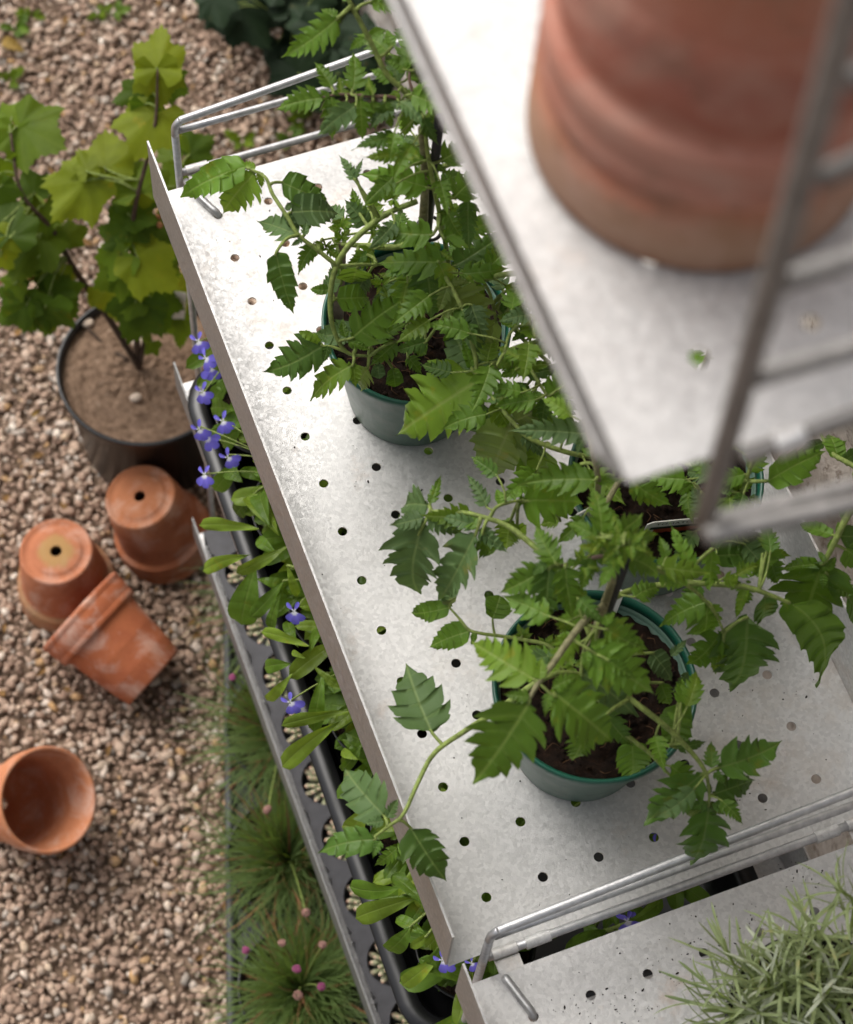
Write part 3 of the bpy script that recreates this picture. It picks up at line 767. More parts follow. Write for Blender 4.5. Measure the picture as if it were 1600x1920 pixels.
def leaf_geo(B, T, ratio, kind='lob', roll=None, arch=None, fold=None, bend=None, n=30, seed=0, up=None, curl=None):
    q = random.Random(seed); r1, r2, r3, r4 = q.uniform(.03, .13), q.uniform(.06, .34), q.uniform(-.05, .05), q.uniform(0, .14)
    arch = r1 if arch is None else arch; fold = r2 if fold is None else fold; bend = r3 if bend is None else bend; curl = r4 if curl is None else curl
    B = np.array(B); T = np.array(T); d = T - B; L = np.linalg.norm(d); d /= L
    u0 = np.array(up) if up is not None else CAMUP
    nrm = u0 - d*(u0 @ d)
    if np.linalg.norm(nrm) < .25:
        u0 = np.array([-.5, -.7, .2]); nrm = u0 - d*(u0 @ d)
    nrm /= np.linalg.norm(nrm); sd = np.cross(d, nrm)
    if roll is None: roll = q.uniform(-.3, .3)
    c, s = math.cos(roll), math.sin(roll); nrm, sd = nrm*c + sd*s, sd*c - nrm*s
    ph2, ph3 = q.uniform(0, 6.3), q.uniform(0, 6.3)
    nl = KIND[kind][0]
    W = .5*ratio*(.98 - .02*KIND[kind][1] if nl else .90)
    sides = [margin(kind, q, W*q.uniform(.92, 1.08)) for _ in range(2)]
    MT = (sides[0][2] + sides[1][2])/2
    SS = [(0, 1.), (0, .74), (0, .42), (0, .14), (1, .14), (1, .42), (1, .74), (1, 1.)]
    V = []; UV = []; wv = q.uniform(.7, 1.3)
    for sdx, a in SS:
        t, w, _, x = sides[sdx]; sg = -1 if sdx == 0 else 1
        tt = MT + (t - MT)*a; lat = w*L*a*sg
        z = fold*np.abs(lat) + arch*4*tt*(1-tt)*L
        if nl: z += .015*L*(.5 - .5*np.cos(2*np.pi*x))*a*(1 - a*.45)*np.clip(5*tt*(1-tt), 0, 1)
        z += wv*(.036*L*np.sin(5*tt + ph2 + 2.2*sg*a)*a + .020*L*np.sin(12*tt + ph3 + sg)*a**2)
        z -= curl*L*tt**2.2 + .10*L*(w/W*.5*ratio)**1*a**3*(.6 if nl else .2)
        V.append(B + np.outer(tt*L, d) + np.outer(bend*L*4*tt*(1-tt), sd) + np.outer(lat, sd) + np.outer(z, nrm))
        UV.append(np.c_[x + 1, .5 + sg*.5*a*np.clip(w/W, .12, 1)])
    V = np.stack(V, 1).reshape(-1, 3); UV = np.stack(UV, 1).reshape(-1, 2); m = len(SS); F = []
    for i in range(len(MT)-1):
        for j in range(m-1): F.append((i*m+j, i*m+j+1, (i+1)*m+j+1, (i+1)*m+j))
    return V, F, UV

def palm_geo(B, T, ratio, lobes=5, seed=0, cup=.12, roll=0., up=None):
    """a palmate currant leaf: lobes round the point where the stalk meets the blade"""
    q = random.Random(seed); B = np.array(B); T = np.array(T); d = T-B; L = np.linalg.norm(d); d /= L
    u0 = np.array(up) if up is not None else CAMUP; nrm = u0 - d*(u0 @ d); nrm /= np.linalg.norm(nrm); sd = np.cross(d, nrm)
    c, s = math.cos(roll), math.sin(roll); nrm, sd = nrm*c + sd*s, sd*c - nrm*s
    na, nr = 57, 8; span = 2.45; th = np.linspace(-span, span, na)
    k1 = q.uniform(.9, 1.1); dg = np.radians
    R = np.interp(np.abs(th), dg(np.array([0, 9, 20, 29, 42, 52, 62, 76, 92, 104, 118, 141])), [1.0, .91, .79, .69*k1, .76, .90*k1, .77, .61, .59, .65, .54, .42])
    R *= 1.04*(1 + .045*np.where(np.arange(na) % 2 == 0, 1, -1)*np.clip(1 - np.abs(th)/3, .3, 1)) * (1 + .05*np.sin(th*2 + q.uniform(0, 6)))
    wob = [q.uniform(0, 6.3) for _ in range(3)]
    V = []; UV = []
    for i in range(nr):
        r = i/(nr-1); x = L*(R*np.cos(th)*r*.98 + .0); y = L*ratio*R*np.sin(th)*r*1.0
        vein = np.cos(th/dg(52)*2*math.pi)
        z = L*(cup*(-(r**2)*.6) + .035*np.sin(2*th + wob[0])*r**1.6 + .02*np.sin(9*th + wob[1])*r**2 + .010*vein*r*(1.2-r) + .035*np.sin(5*th + wob[1])*r*r + .03*np.sin(3*th + wob[2])*r**1.5)
        V.append(B + np.outer(x, d) + np.outer(y, sd) + np.outer(z, nrm))
        UV.append(np.c_[th/dg(52) + 3, np.full(na, .5 + .5*max(r, .06))])
    V = np.vstack(V); UV = np.vstack(UV); F = []
    for i in range(nr-1):
        for j in range(na-1): F.append((i*na+j, i*na+j+1, (i+1)*na+j+1, (i+1)*na+j))
    return V, F, UV

class Plant:
    def __init__(s, name, loc, label, cat, group=None):
        s.root = empty(name, tuple(loc), label, cat, group); s.pts = []; s.k = 0
    def stem(s, pts, rad, mat, name='stem', n=9, join=True, px=True):
        w = [P(*p) for p in pts] if px else [np.array(p) for p in pts]
        q = spline(np.array(w), 6); s.pts.append(q) if join else None
        if px: rad = [r*(.74 if mat is M_STEM else .85) for r in rad]
        return MB().tube(w, rad, n, sm=6).build(name, mat, s.root)
    def near(s, B):
        a = np.vstack(s.pts); i = np.argmin(((a-B)**2).sum(1)); return a[i]
    def leaf(s, B, T, ratio, kind, mat, px=True, pet=M_STEM, prad=.0011, maxp=.05, name='leaf', **kw):
        s.k += 1
        if px: B, T = P(*B), P(*T)
        seed = kw.pop('seed', s.k*17 + len(s.root.name))
        V, F, UV = leaf_geo(B, T, ratio, kind, seed=seed, **kw)
        q = random.Random(seed + 5); LL = np.linalg.norm(T-B)
        if px and kind in ('lob', 'deep', 'ovt', 'fine', 'ov') and LL > .024 and s.pts and q.random() < (.30 if kind == 'ov' else .62):
            A = s.near(B); dr = (T-B)/LL
            for sg in (-1, 1):
                if q.random() < .2: continue
                b_ = B*.62 + A*.38 if np.linalg.norm(A-B) > .006 and np.linalg.norm(A-B) < .05 else B - dr*.003
                sd_ = np.cross(dr, CAMUP); sd_ /= np.linalg.norm(sd_); l_ = LL*q.uniform(.22, .40)
                v2, f2, u2 = leaf_geo(b_ + sd_*sg*.0015, b_ + (dr*q.uniform(.25,.7) + sd_*sg*.9 + np.array([0,0,q.uniform(-.3,.25)]))*l_, q.uniform(.42,.62), 'lob' if kind != 'ov' else 'ov', seed=seed + 31 + sg, n=18)
                n0 = len(V); V = np.vstack([V, v2]); UV = np.vstack([UV, u2]); F = F + [tuple(i + n0 for i in f) for f in f2]
        return s._fin(V, F, UV, B, T, mat, pet, prad, maxp, name)
    def palm(s, B, T, ratio, mat, pet=M_STEM, prad=.0009, maxp=.08, name='leaf', px=True, **kw):
        s.k += 1
        if px: B, T = P(*B), P(*T)
        V, F, UV = palm_geo(B, T, ratio, seed=s.k*13, **kw)
        return s._fin(V, F, UV, B, T, mat, pet, prad, maxp, name)
    def _fin(s, V, F, UV, B, T, mat, pet, prad, maxp, name):
        V = list(map(tuple, V)); UV = list(map(tuple, UV)); mi = [0]*len(F); mats = [mat]
        if s.pts and pet is not None:
            A = s.near(B); D = np.linalg.norm(A-B)
            if .0015 < D < maxp:
                dr = (T-B)/np.linalg.norm(T-B)
                mid = (A+B)/2 - dr*D*.12 + np.array([0, 0, D*.08]); tip = B + dr*np.linalg.norm(T-B)*.06
                v, f = tube([A, mid, B, tip], [prad*1.25, prad, prad*.9, prad*.5], 6, 4); n0 = len(V)
                V += list(map(tuple, v)); UV += [(.5, .5)]*len(v); F = F + [tuple(i+n0 for i in q) for q in f]; mi += [1]*len(f); mats = [mat, pet]
        return build(name, V, F, None, s.root, uv=UV, mats=mats, midx=mi)

def dress(p, data):
    """rows: base x,y,h(cm)  tip x,y,h(cm)  width/length  kind  material  [options]"""
    for r in data:
        bx, by, bh, tx, ty, th, ra, kd, mt = r[:9]; kw = r[9] if len(r) > 9 else {}
        p.leaf((bx, by, bh/100), (tx, ty, th/100), ra, kd, M_L[mt], **kw)

# ---- the farthest tomato
t1 = Plant('tomato_plant', (*PC[0], .088), 'tall bushy tomato plant in the farthest green pot beside the far wire guard', 'tomato plant', 'young tomato plants')
t1.stem([(772,598,.086),(782,530,.135),(793,425,.205),(797,330,.265),(790,240,.32)], [.0046,.0042,.0036,.0030,.0024], M_STEMG, 'main_stem', 10)
t1.stem([(845,520,.12),(833,440,.20),(815,355,.265),(803,290,.30),(797,235,.33)], [.0024,.0023,.0021,.0019,.0016], M_STEM)
t1.stem([(798,238,.33),(765,178,.345),(726,140,.355),(692,72,.372),(654,0,.39),(636,-40,.40)], [.0020,.0021,.0021,.0020,.0018,.0015], M_STEM, 'stalk')
t1.stem([(800,232,.33),(745,186,.347),(700,181,.35),(640,177,.352),(605,182,.352)], [.0018,.0014,.0013,.0011,.0008], M_STEMP, 'stalk')
t1.stem([(800,236,.33),(782,190,.342),(768,150,.35),(770,115,.352)], [.0018,.0014,.0011,.0008], M_STEMP, 'stalk')
t1.stem([(783,377,.235),(722,403,.23),(664,450,.22),(632,497,.205),(620,552,.19),(624,612,.17),(650,660,.152),(692,668,.148)], [.0025,.0026,.0027,.0026,.0024,.0021,.0017,.0011], M_STEM, 'side_shoot')
t1.stem([(632,498,.205),(592,466,.215),(560,441,.222),(538,405,.228),(512,365,.232),(497,332,.236),(462,314,.236)], [.0022,.0019,.0019,.0018,.0017,.0015,.0012], M_STEM, 'side_shoot')
t1.stem([(640,458,.165),(690,461,.172),(740,463,.19),(788,450,.2)], [.0016,.0028,.003,.003], M_STEM, 'side_shoot')
t1.stem([(604,450,.19),(630,445,.185),(665,438,.185),(700,436,.19),(760,430,.2)], [.0008,.001,.0012,.0013,.0014], M_STEM, 'stalk')
t1.stem([(632,500,.202),(670,496,.2),(706,496,.195),(760,492,.19)], [.0018,.0015,.0014,.0012], M_STEM, 'stalk')
t1.stem([(650,660,.152),(622,650,.156),(604,648,.156)], [.0015,.0013,.001], M_STEM, 'stalk')
t1.stem([(798,330,.265),(832,312,.268),(872,300,.262),(920,292,.25)], [.0026,.0025,.0023,.0021], M_STEM, 'side_shoot')
t1.stem([(806,470,.19),(836,520,.208),(866,578,.204),(890,663,.19),(894,700,.182),(897,720,.178)], [.0017,.0019,.002,.0019,.0017,.0014], M_STEM, 'side_shoot')
t1.stem([(850,545,.15),(905,525,.19),(945,515,.21),(1005,510,.22)], [.0026,.0026,.0025,.0024], M_STEM, 'side_shoot')
dress(t1, [
 (462,313,23.6,336,370,21.0,.44,'ov','mid',dict(arch=.05)),
 (478,324,23.4,412,406,20.0,.62,'lob','bright'),
 (528,342,23.3,622,384,21.5,.62,'ov','dark',dict(arch=.1)),
 (545,398,22.7,640,396,21.3,.66,'ov','dull',dict(arch=.12)),
 (562,442,22.2,477,408,21.0,.52,'deep','dull'),
 (518,474,22.5,551,589,19.0,.40,'ov','dark',dict(fold=.1)),
 (577,432,22,573,400,22,.62,'ov','mid'),
 (590,460,20.5,560,516,19,.55,'lob','mid'),
 (603,452,19.5,585,488,19.0,.6,'deep','young'),
 (666,338,25.2,635,290,25.8,.42,'lob','dull'),(668,334,25.2,680,296,25.6,.4,'lob','dull'),
 (802,352,26.8,668,325,26.4,.45,'lob','mid'),
 (800,300,29,700,286,28.5,.40,'deep','mid'),
 (688,420,21.5,645,372,22.6,.72,'lob','dull'),(672,395,22,660,350,22.8,.5,'lob','mid'),
 (812,440,23.6,695,428,22.6,.52,'lob','mid'),
 (832,446,23.6,951,412,23.0,.56,'lob','mid'),
 (850,372,26.4,910,318,26.2,.62,'deep','mid'),
 (826,302,29,892,264,28.4,.58,'deep','mid'),
 (606,648,15.6,488,700,13.0,.56,'lob','dark',dict(arch=.1)),
 (602,644,15.6,562,622,16.5,.38,'round','bright'),
 (662,684,15,574,752,11.5,.5,'deep','bright',dict(curl=.1)),
 (690,690,14,672,738,11,.5,'lob','pale'),
 (898,712,17.6,742,816,10.5,.56,'lob','bright',dict(arch=.12,fold=.08)),
 (660,634,16.4,780,550,17.6,.52,'lob','mid'),
 (700,640,15.2,770,600,15.5,.4,'lob','mid'),
 (668,620,15.2,590,630,14,.62,'ov','dull'),
 (632,560,18,694,556,16.8,.74,'ov','mid',dict(arch=.15)),
 (617,544,17,580,541,16.5,.56,'ov','mid'),
 (670,502,19,664,540,16,.75,'ov','bright'),(690,515,18,672,560,15.5,.7,'lob','dull'),
 (640,530,17,600,540,15,.6,'lob','dull'),(650,515,17,610,520,15,.55,'lob','dark'),
 (690,478,19,655,490,18,.6,'ov','dark'),
 (835,492,21,700,492,19.5,.46,'lob','mid'),(770,500,18.5,752,535,16.5,.7,'lob','dull'),
 (800,505,20,806,608,16.5,.62,'lob','dark'),(790,530,18,760,575,16,.6,'lob','mid'),
 (848,540,20.4,934,655,17.0,.62,'lob','pale',dict(fold=.05)),
 (930,600,17.4,908,682,13,.40,'ov','pale'),
 (822,490,21.5,852,575,19,.42,'deep','bright'),
 (850,500,20,955,430,20,.52,'lob','dark'),(880,480,19.5,962,462,19,.5,'lob','dark'),(915,505,20,975,452,20,.55,'lob','mid'),
 (895,712,16,850,618,14.2,.55,'ov','dull'),(884,690,16.5,868,632,17,.34,'ov','mid'),
 (890,690,16,935,640,15,.7,'ov','dull'),(840,620,15,880,670,13,.6,'lob','mid'),
 (800,640,13.5,738,660,12,.5,'lob','dark'),(745,640,15,690,690,13,.45,'lob','mid'),
 # top growth
 (634,34,38.6,528,108,36.2,.46,'fine','mid'),(632,33,38.6,600,14,38.4,.55,'lob','mid'),
 (686,72,37,653,94,36.4,.64,'lob','mid'),(694,68,37,726,54,36.9,.6,'ov','mid'),
 (735,88,36,726,54,36,.52,'ov','mid'),(764,130,35.2,773,46,35.2,.55,'fine','mid'),
 (776,132,35.2,806,86,35,.5,'lob','mid'),(622,164,35.2,590,114,35.4,.55,'lob','mid'),
 (661,170,35.2,662,92,35.4,.52,'lob','mid'),(606,184,35.2,512,207,34.2,.5,'fine','mid'),
 (622,182,35.2,626,266,33.2,.52,'fine','mid'),(676,184,35,680,266,33,.52,'fine','mid'),
 (700,188,35,706,248,33.5,.46,'lob','mid'),(722,190,35,735,244,33.4,.5,'lob','mid'),
 (772,192,34.2,756,262,32.4,.56,'fine','mid'),(766,130,35.2,722,112,35.2,.55,'lob','mid'),
 (738,148,35.2,692,128,35.2,.55,'lob','mid'),(772,146,34.7,834,148,34,.5,'lob','dark'),
 (792,236,33.2,846,212,32.5,.5,'lob','mid'),(806,220,33,856,182,32.4,.5,'lob','mid'),(804,236,32.8,850,244,31.4,.5,'lob','mid'),
 (695,4,38.6,766,16,38,.5,'fine','mid'),(652,2,39,640,-22,39,.5,'lob','mid'),
 (748,170,35,720,205,34.2,.5,'fine','young'),(700,178,35.2,690,140,35.4,.45,'fine','young'),
 (640,178,35.2,635,140,35.4,.45,'lob','young'),(768,150,35,795,118,34.6,.5,'lob','mid'),
 (790,205,34,812,165,34.2,.45,'lob','young'),(780,190,34.2,745,158,34.6,.45,'fine','young'),
 (800,225,33.5,775,222,33.6,.5,'fine','young'),(795,230,33.4,810,205,34,.5,'fine','young'),
 # seedlings and small growth by the soil
 (736,690,10.6,742,726,9.6,.9,'round','mid'),(765,668,11,792,702,10,.6,'lob','mid'),(798,640,11.6,786,668,11,.8,'round','mid'),
 (708,682,10.6,712,710,10,.95,'round','dull'),(770,612,12,800,628,11.6,.7,'round','mid'),
])
def sprigs(p, centres, n, spread, mat, size=(.006,.013), seed=5):
    q = random.Random(seed)
    for (x, y, h) in centres:
        C = P(x, y, h)
        A = p.near(C)
        MB().tube([A, (A+C)/2 + np.array([0,0,.003]), C], [.0009,.0008,.0006], 5, sm=4).build('sprig_stalk', M_STEM, p.root)
        for i in range(n):
            a = q.uniform(0, 6.28); e = q.uniform(-.3, .9)
            dv = np.array([math.cos(a)*math.cos(e), math.sin(a)*math.cos(e), math.sin(e)])
            L = q.uniform(*size)
            p.leaf(C + dv*spread*.15, C + dv*(spread*.15 + L), q.uniform(.38,.6), 'deep', M_L[mat], px=False, pet=None, name='leaflet', n=18)
sprigs(t1, [(690,392,.215),(672,412,.21),(700,420,.215),(640,452,.19),(612,466,.19),(640,430,.195),(770,365,.24),(735,375,.235),(848,400,.235),(825,470,.21),(730,560,.14),(745,520,.14),(716,535,.15)], 6, .006, 'young')

# ---- the nearest tomato
t2 = Plant('tomato_plant', (*PC[1], .088), 'tomato plant in the nearest green pot, one side shoot reaching over the front lip', 'tomato plant', 'young tomato plants')
t2.stem([(1098,1345,.087),(1100,1290,.13),(1108,1220,.18),(1135,1130,.235),(1162,1050,.28),(1172,1000,.305)], [.0046,.0042,.0037,.0031,.0024,.0017], M_STEMG, 'main_stem', 10)
t2.stem([(1132,1135,.235),(1100,1160,.262),(1070,1197,.268),(1040,1240,.27),(1010,1280,.27),(992,1312,.268)], [.0026,.0025,.0024,.0022,.0018,.0012], M_STEMG, 'stalk')
t2.stem([(1110,1270,.14),(1050,1262,.16),(1003,1282,.165),(925,1337,.15),(870,1372,.135),(815,1412,.125),(785,1465,.12),(757,1526,.118),(728,1550,.112),(690,1578,.10)], [.0026,.0026,.0026,.0025,.0023,.0021,.0019,.0017,.0014,.0010], M_STEM, 'side_shoot')
t2.stem([(1110,1200,.19),(1075,1110,.205),(1035,1056,.21),(985,1010,.21),(950,985,.21),(915,972,.21),(870,961,.206),(812,960,.202),(797,980,.198),(784,1004,.192)], [.0026,.0026,.0026,.0025,.0023,.0021,.0019,.0016,.0013,.0010], M_STEM, 'side_shoot')
t2.stem([(918,972,.21),(930,952,.214),(952,943,.213),(978,938,.208)], [.0018,.0015,.0014,.0011], M_STEM, 'stalk')
t2.stem([(1090,1275,.13),(1035,1215,.135),(985,1200,.135),(935,1192,.135),(905,1188,.137),(880,1181,.138),(860,1158,.138),(842,1138,.138)], [.0020,.0018,.0017,.0016,.0015,.0014,.0011,.0009], M_STEM, 'side_shoot')
t2.stem([(928,1191,.135),(925,1175,.138),(924,1160,.141)], [.0013,.001,.0008], M_STEM, 'stalk')
t2.stem([(1110,1250,.16),(1150,1285,.185),(1197,1322,.195),(1240,1355,.188),(1280,1392,.178),(1318,1438,.165),(1329,1475,.152),(1330,1512,.140)], [.0024,.0024,.0024,.0023,.0021,.0018,.0014,.0010], M_STEM, 'side_shoot')
t2.stem([(1110,1290,.13),(1158,1362,.16),(1190,1390,.16),(1222,1416,.155),(1262,1460,.145)], [.0022,.0021,.0019,.0016,.001], M_STEM, 'side_shoot')
t2.stem([(1222,1416,.155),(1235,1402,.16),(1258,1396,.165),(1280,1394,.175)], [.0014,.0012,.0012,.0012], M_STEM, 'stalk')
t2.stem([(1135,1130,.22),(1175,1110,.205),(1215,1100,.2),(1290,1093,.2),(1394,1100,.196),(1445,1116,.192),(1482,1131,.188)], [.0026,.0026,.0026,.0026,.0024,.002,.0015], M_STEM, 'side_shoot')
t2.stem([(1160,1050,.27),(1200,1055,.262),(1236,1070,.25),(1300,1106,.22),(1338,1145,.2),(1358,1185,.18)], [.0020,.0018,.0017,.0015,.0013,.0009], M_STEM, 'stalk')
t2.stem([(1165,1040,.29),(1120,1044,.285),(1080,1055,.275),(1045,1062,.27)], [.0016,.0014,.0012,.001], M_STEMP, 'stalk')
t2.stem([(1070,1197,.268),(1100,1215,.267),(1120,1228,.265)], [.0014,.0012,.001], M_STEM, 'stalk')
t2.stem([(1098,1172,.262),(1118,1176,.265),(1136,1180,.268)], [.0014,.0012,.001], M_STEM, 'stalk')
t2.stem([(1010,1280,.27),(1032,1300,.268),(1048,1312,.264)], [.0013,.0011,.0009], M_STEM, 'stalk')
dress(t2, [
 (805,948,20.2,751,952,17.5,.66,'deep','dull'),(806,946,20.2,828,888,20.5,.34,'lob','mid'),
 (797,978,19.8,786,1122,13.2,.50,'deep','dull',dict(arch=.12)),(892,1003,20.4,826,1124,14,.40,'lob','dull',dict(arch=.12)),
 (905,1000,20.6,930,1048,17,.46,'lob','mid'),(898,985,20.8,853,968,20,.5,'ov','mid'),
 (941,946,21.4,931,916,21.4,.62,'ov','mid'),
 (972,938,20.8,1108,948,18,.56,'deep','mid',dict(arch=.1)),
 (958,975,17.5,950,1032,14,.55,'lob','bright'),(970,985,17,985,1010,15,.5,'ov','bright'),(1050,975,17,1010,985,16,.6,'lob','bright'),
 (846,1138,13.8,762,1150,11,.36,'ov','mid',dict(curl=.12)),(845,1134,13.8,838,1096,14,.8,'ov','dull'),
 (882,1183,13.7,803,1214,11.6,.50,'ov','mid'),
 (924,1160,14.1,938,1116,14.4,1.15,'round','mid'),
 (1002,1274,27,876,1198,25.4,.56,'fine','bright',dict(fold=.1)),
 (992,1318,26.8,887,1472,23,.74,'lob','mid',dict(arch=.12)),
 (1020,1068,27,936,1112,25.4,.62,'lob','mid'),(1030,1066,27.2,1024,1172,25,.62,'lob','dark'),
 (1042,1056,27.6,1003,982,27.4,.55,'fine','mid'),(1060,1062,27.6,1075,1165,25.5,.55,'lob','mid'),
 (1128,1002,30,1114,902,29.5,.42,'fine','mid'),(1120,1008,30,1062,978,29.5,.5,'fine','mid'),
 (1150,1005,30.2,1206,962,29.4,.55,'lob','mid'),(1172,1015,30.2,1236,1000,29.2,.5,'fine','mid'),
 (1180,1045,29,1244,1085,27,.55,'lob','mid'),
 (1110,1045,28.4,1090,1110,26.6,.5,'lob','mid'),(1130,1030,29.6,1080,1025,29,.5,'fine','young'),
 (1165,1010,30.4,1150,962,30.4,.45,'fine','young'),(1185,1025,30,1225,1045,29,.45,'fine','young'),
 (1160,1025,30.4,1128,1060,29.4,.45,'fine','young'),(1180,1010,30.4,1198,985,30.4,.5,'fine','young'),(1170,1020,30.6,1170,1065,29.6,.4,'fine','young'),
 (1300,1066,25,1256,978,25.8,.34,'lob','mid'),(1250,1046,25.4,1236,1003,25.8,.5,'lob','mid'),(1236,1066,25,1290,1100,22.5,.45,'lob','mid'),
 (1133,1178,26.8,1218,1220,25,.66,'lob','mid'),(1112,1222,26.6,1232,1308,24.6,.62,'lob','mid',dict(arch=.1)),
 (1040,1300,26.6,1160,1392,23.5,.66,'lob','mid'),(1096,1382,20,1072,1432,17.5,.6,'lob','mid'),
 (1090,1262,21,1200,1345,18,.52,'lob','dull'),(1130,1330,18,1190,1400,15.5,.5,'lob','dark'),
 (1345,1440,16,1470,1388,14.8,.52,'deep','dark',dict(arch=.08)),(1336,1490,14.6,1423,1464,12.6,.42,'deep','dark'),
 (1318,1450,16,1205,1552,11.5,.46,'deep','dark',dict(arch=.1)),(1330,1512,14,1294,1636,7,.42,'deep','dark',dict(arch=.08)),
 (1322,1505,13,1318,1590,9,.3,'ov','pale'),
 (1184,1390,15.4,1186,1464,12,.60,'ov','mid'),
 (1272,1318,17,1284,1424,12,.40,'ov','mid',dict(bend=.06)),(1276,1322,17.4,1282,1268,16.5,.42,'lob','mid'),
 (1222,1224,15,1264,1278,13.6,.62,'ov','dull'),(1240,1280,14,1258,1326,12,.5,'lob','mid'),(1258,1230,13.5,1290,1195,13.5,.4,'lob','dull'),
 (1486,1132,18.8,1530,1288,8,.26,'ov','mid',dict(bend=-.10,arch=.04,fold=.05,curl=0.,roll=0.)),
 (1325,1128,20,1236,1176,17.5,.5,'lob','mid'),(1326,1130,19.6,1322,1200,15.5,.6,'lob','mid'),
 (1352,1186,17.6,1280,1252,13,.42,'deep','mid'),(1402,1158,18.6,1368,1294,10,.46,'lob','dark'),(1355,1205,17,1342,1268,13,.3,'ov','bright'),
 (1434,1120,18.6,1433,1170,15,.5,'ov','dark'),(1336,1030,24,1332,1112,20,.30,'lob','mid'),
 (1394,1096,19.4,1392,1138,17,.45,'lob','mid'),(1440,1030,19.4,1462,1098,16,.45,'lob','mid'),(1430,1040,19,1434,1092,16,.55,'ov','mid'),
 (1400,1100,19.6,1380,1160,18,.3,'ov','bright'),
 (809,1372,12.7,761,1242,11.4,.64,'ovt','dull',dict(fold=.12)),(720,1528,11,637,1437,10,.62,'ovt','dull'),(704,1574,10.4,594,1600,8.6,.48,'ovt','dark'),(771,1553,11,838,1658,8.6,.64,'ovt','dark',dict(arch=.1)),
 (1100,1150,24,1040,1165,22,.5,'lob','mid'),(1090,1205,21,1040,1190,20,.5,'lob','mid'),(1118,1200,22,1150,1240,20,.5,'lob','young'),
 (1100,1120,26,1065,1095,26,.5,'lob','young'),
 (1290,1260,13,1262,1300,12,.4,'lob','dull'),(1030,1230,16,985,1240,14,.5,'lob','dull'),(1060,1290,15,1020,1310,14,.6,'ov','bright'),
])
sprigs(t2, [(1075,1250,.14),(1020,1215,.13),(1050,1225,.14),(1130,1010,.30),(1180,1020,.305),(1150,1035,.30),(1200,1010,.295),(1095,1060,.28),(1060,1170,.235),(980,1195,.132)], 6, .006, 'young', seed=9)

# ---- the tomato half hidden under the top shelf
t3 = Plant('tomato_plant', (*PC[2], .088), 'tomato plant half hidden under the top shelf, its shoots spreading to both sides', 'tomato plant', 'young tomato plants')
t3.stem([(1246,900,.087),(1262,850,.14),(1285,780,.19),(1310,720,.23),(1330,660,.27)], [.0044,.004,.0034,.0028,.0022], M_STEMG, 'main_stem', 10)
t3.stem([(1250,880,.11),(1160,862,.15),(1079,852,.17),(1000,825,.18),(966,796,.182),(930,753,.182),(900,712,.182)], [.0024,.0024,.0023,.0022,.002,.0017,.0013], M_STEM, 'side_shoot')
t3.stem([(1265,845,.145),(1180,700,.19),(1100,615,.2),(1045,632,.2),(978,648,.2),(946,663,.2),(930,690,.195)], [.0024,.0024,.0024,.0023,.0021,.0018,.0012], M_STEM, 'side_shoot')
t3.stem([(946,663,.2),(955,628,.205),(973,612,.208),(1002,607,.21),(1040,604,.21)], [.0016,.0014,.0014,.0014,.0012], M_STEM, 'stalk')
t3.stem([(975,652,.2),(998,697,.2),(1025,740,.196),(1036,756,.194)], [.0016,.0015,.0013,.0009], M_STEM, 'stalk')
t3.stem([(1030,680,.16),(985,640,.165),(950,600,.17),(925,570,.175)], [.0018,.0017,.0015,.001], M_STEM, 'stalk')
t3.stem([(1200,830,.2),(1125,960,.2),(1122,900,.245),(1112,850,.262),(1098,796,.27)], [.0022,.0022,.0021,.0019,.0014], M_STEMG, 'stalk')
t3.stem([(1260,855,.14),(1330,890,.17),(1385,902,.19),(1440,902,.2)], [.0024,.0022,.002,.0015], M_STEM, 'stalk')
t3.stem([(1412,862,.20),(1398,905,.19),(1382,945,.175),(1370,985,.16)], [.0018,.0017,.0016,.001], M_STEM, 'stalk')
t3.stem([(1250,880,.12),(1300,910,.14),(1330,950,.155),(1345,1040,.165)], [.002,.0019,.0017,.001], M_STEM, 'stalk')
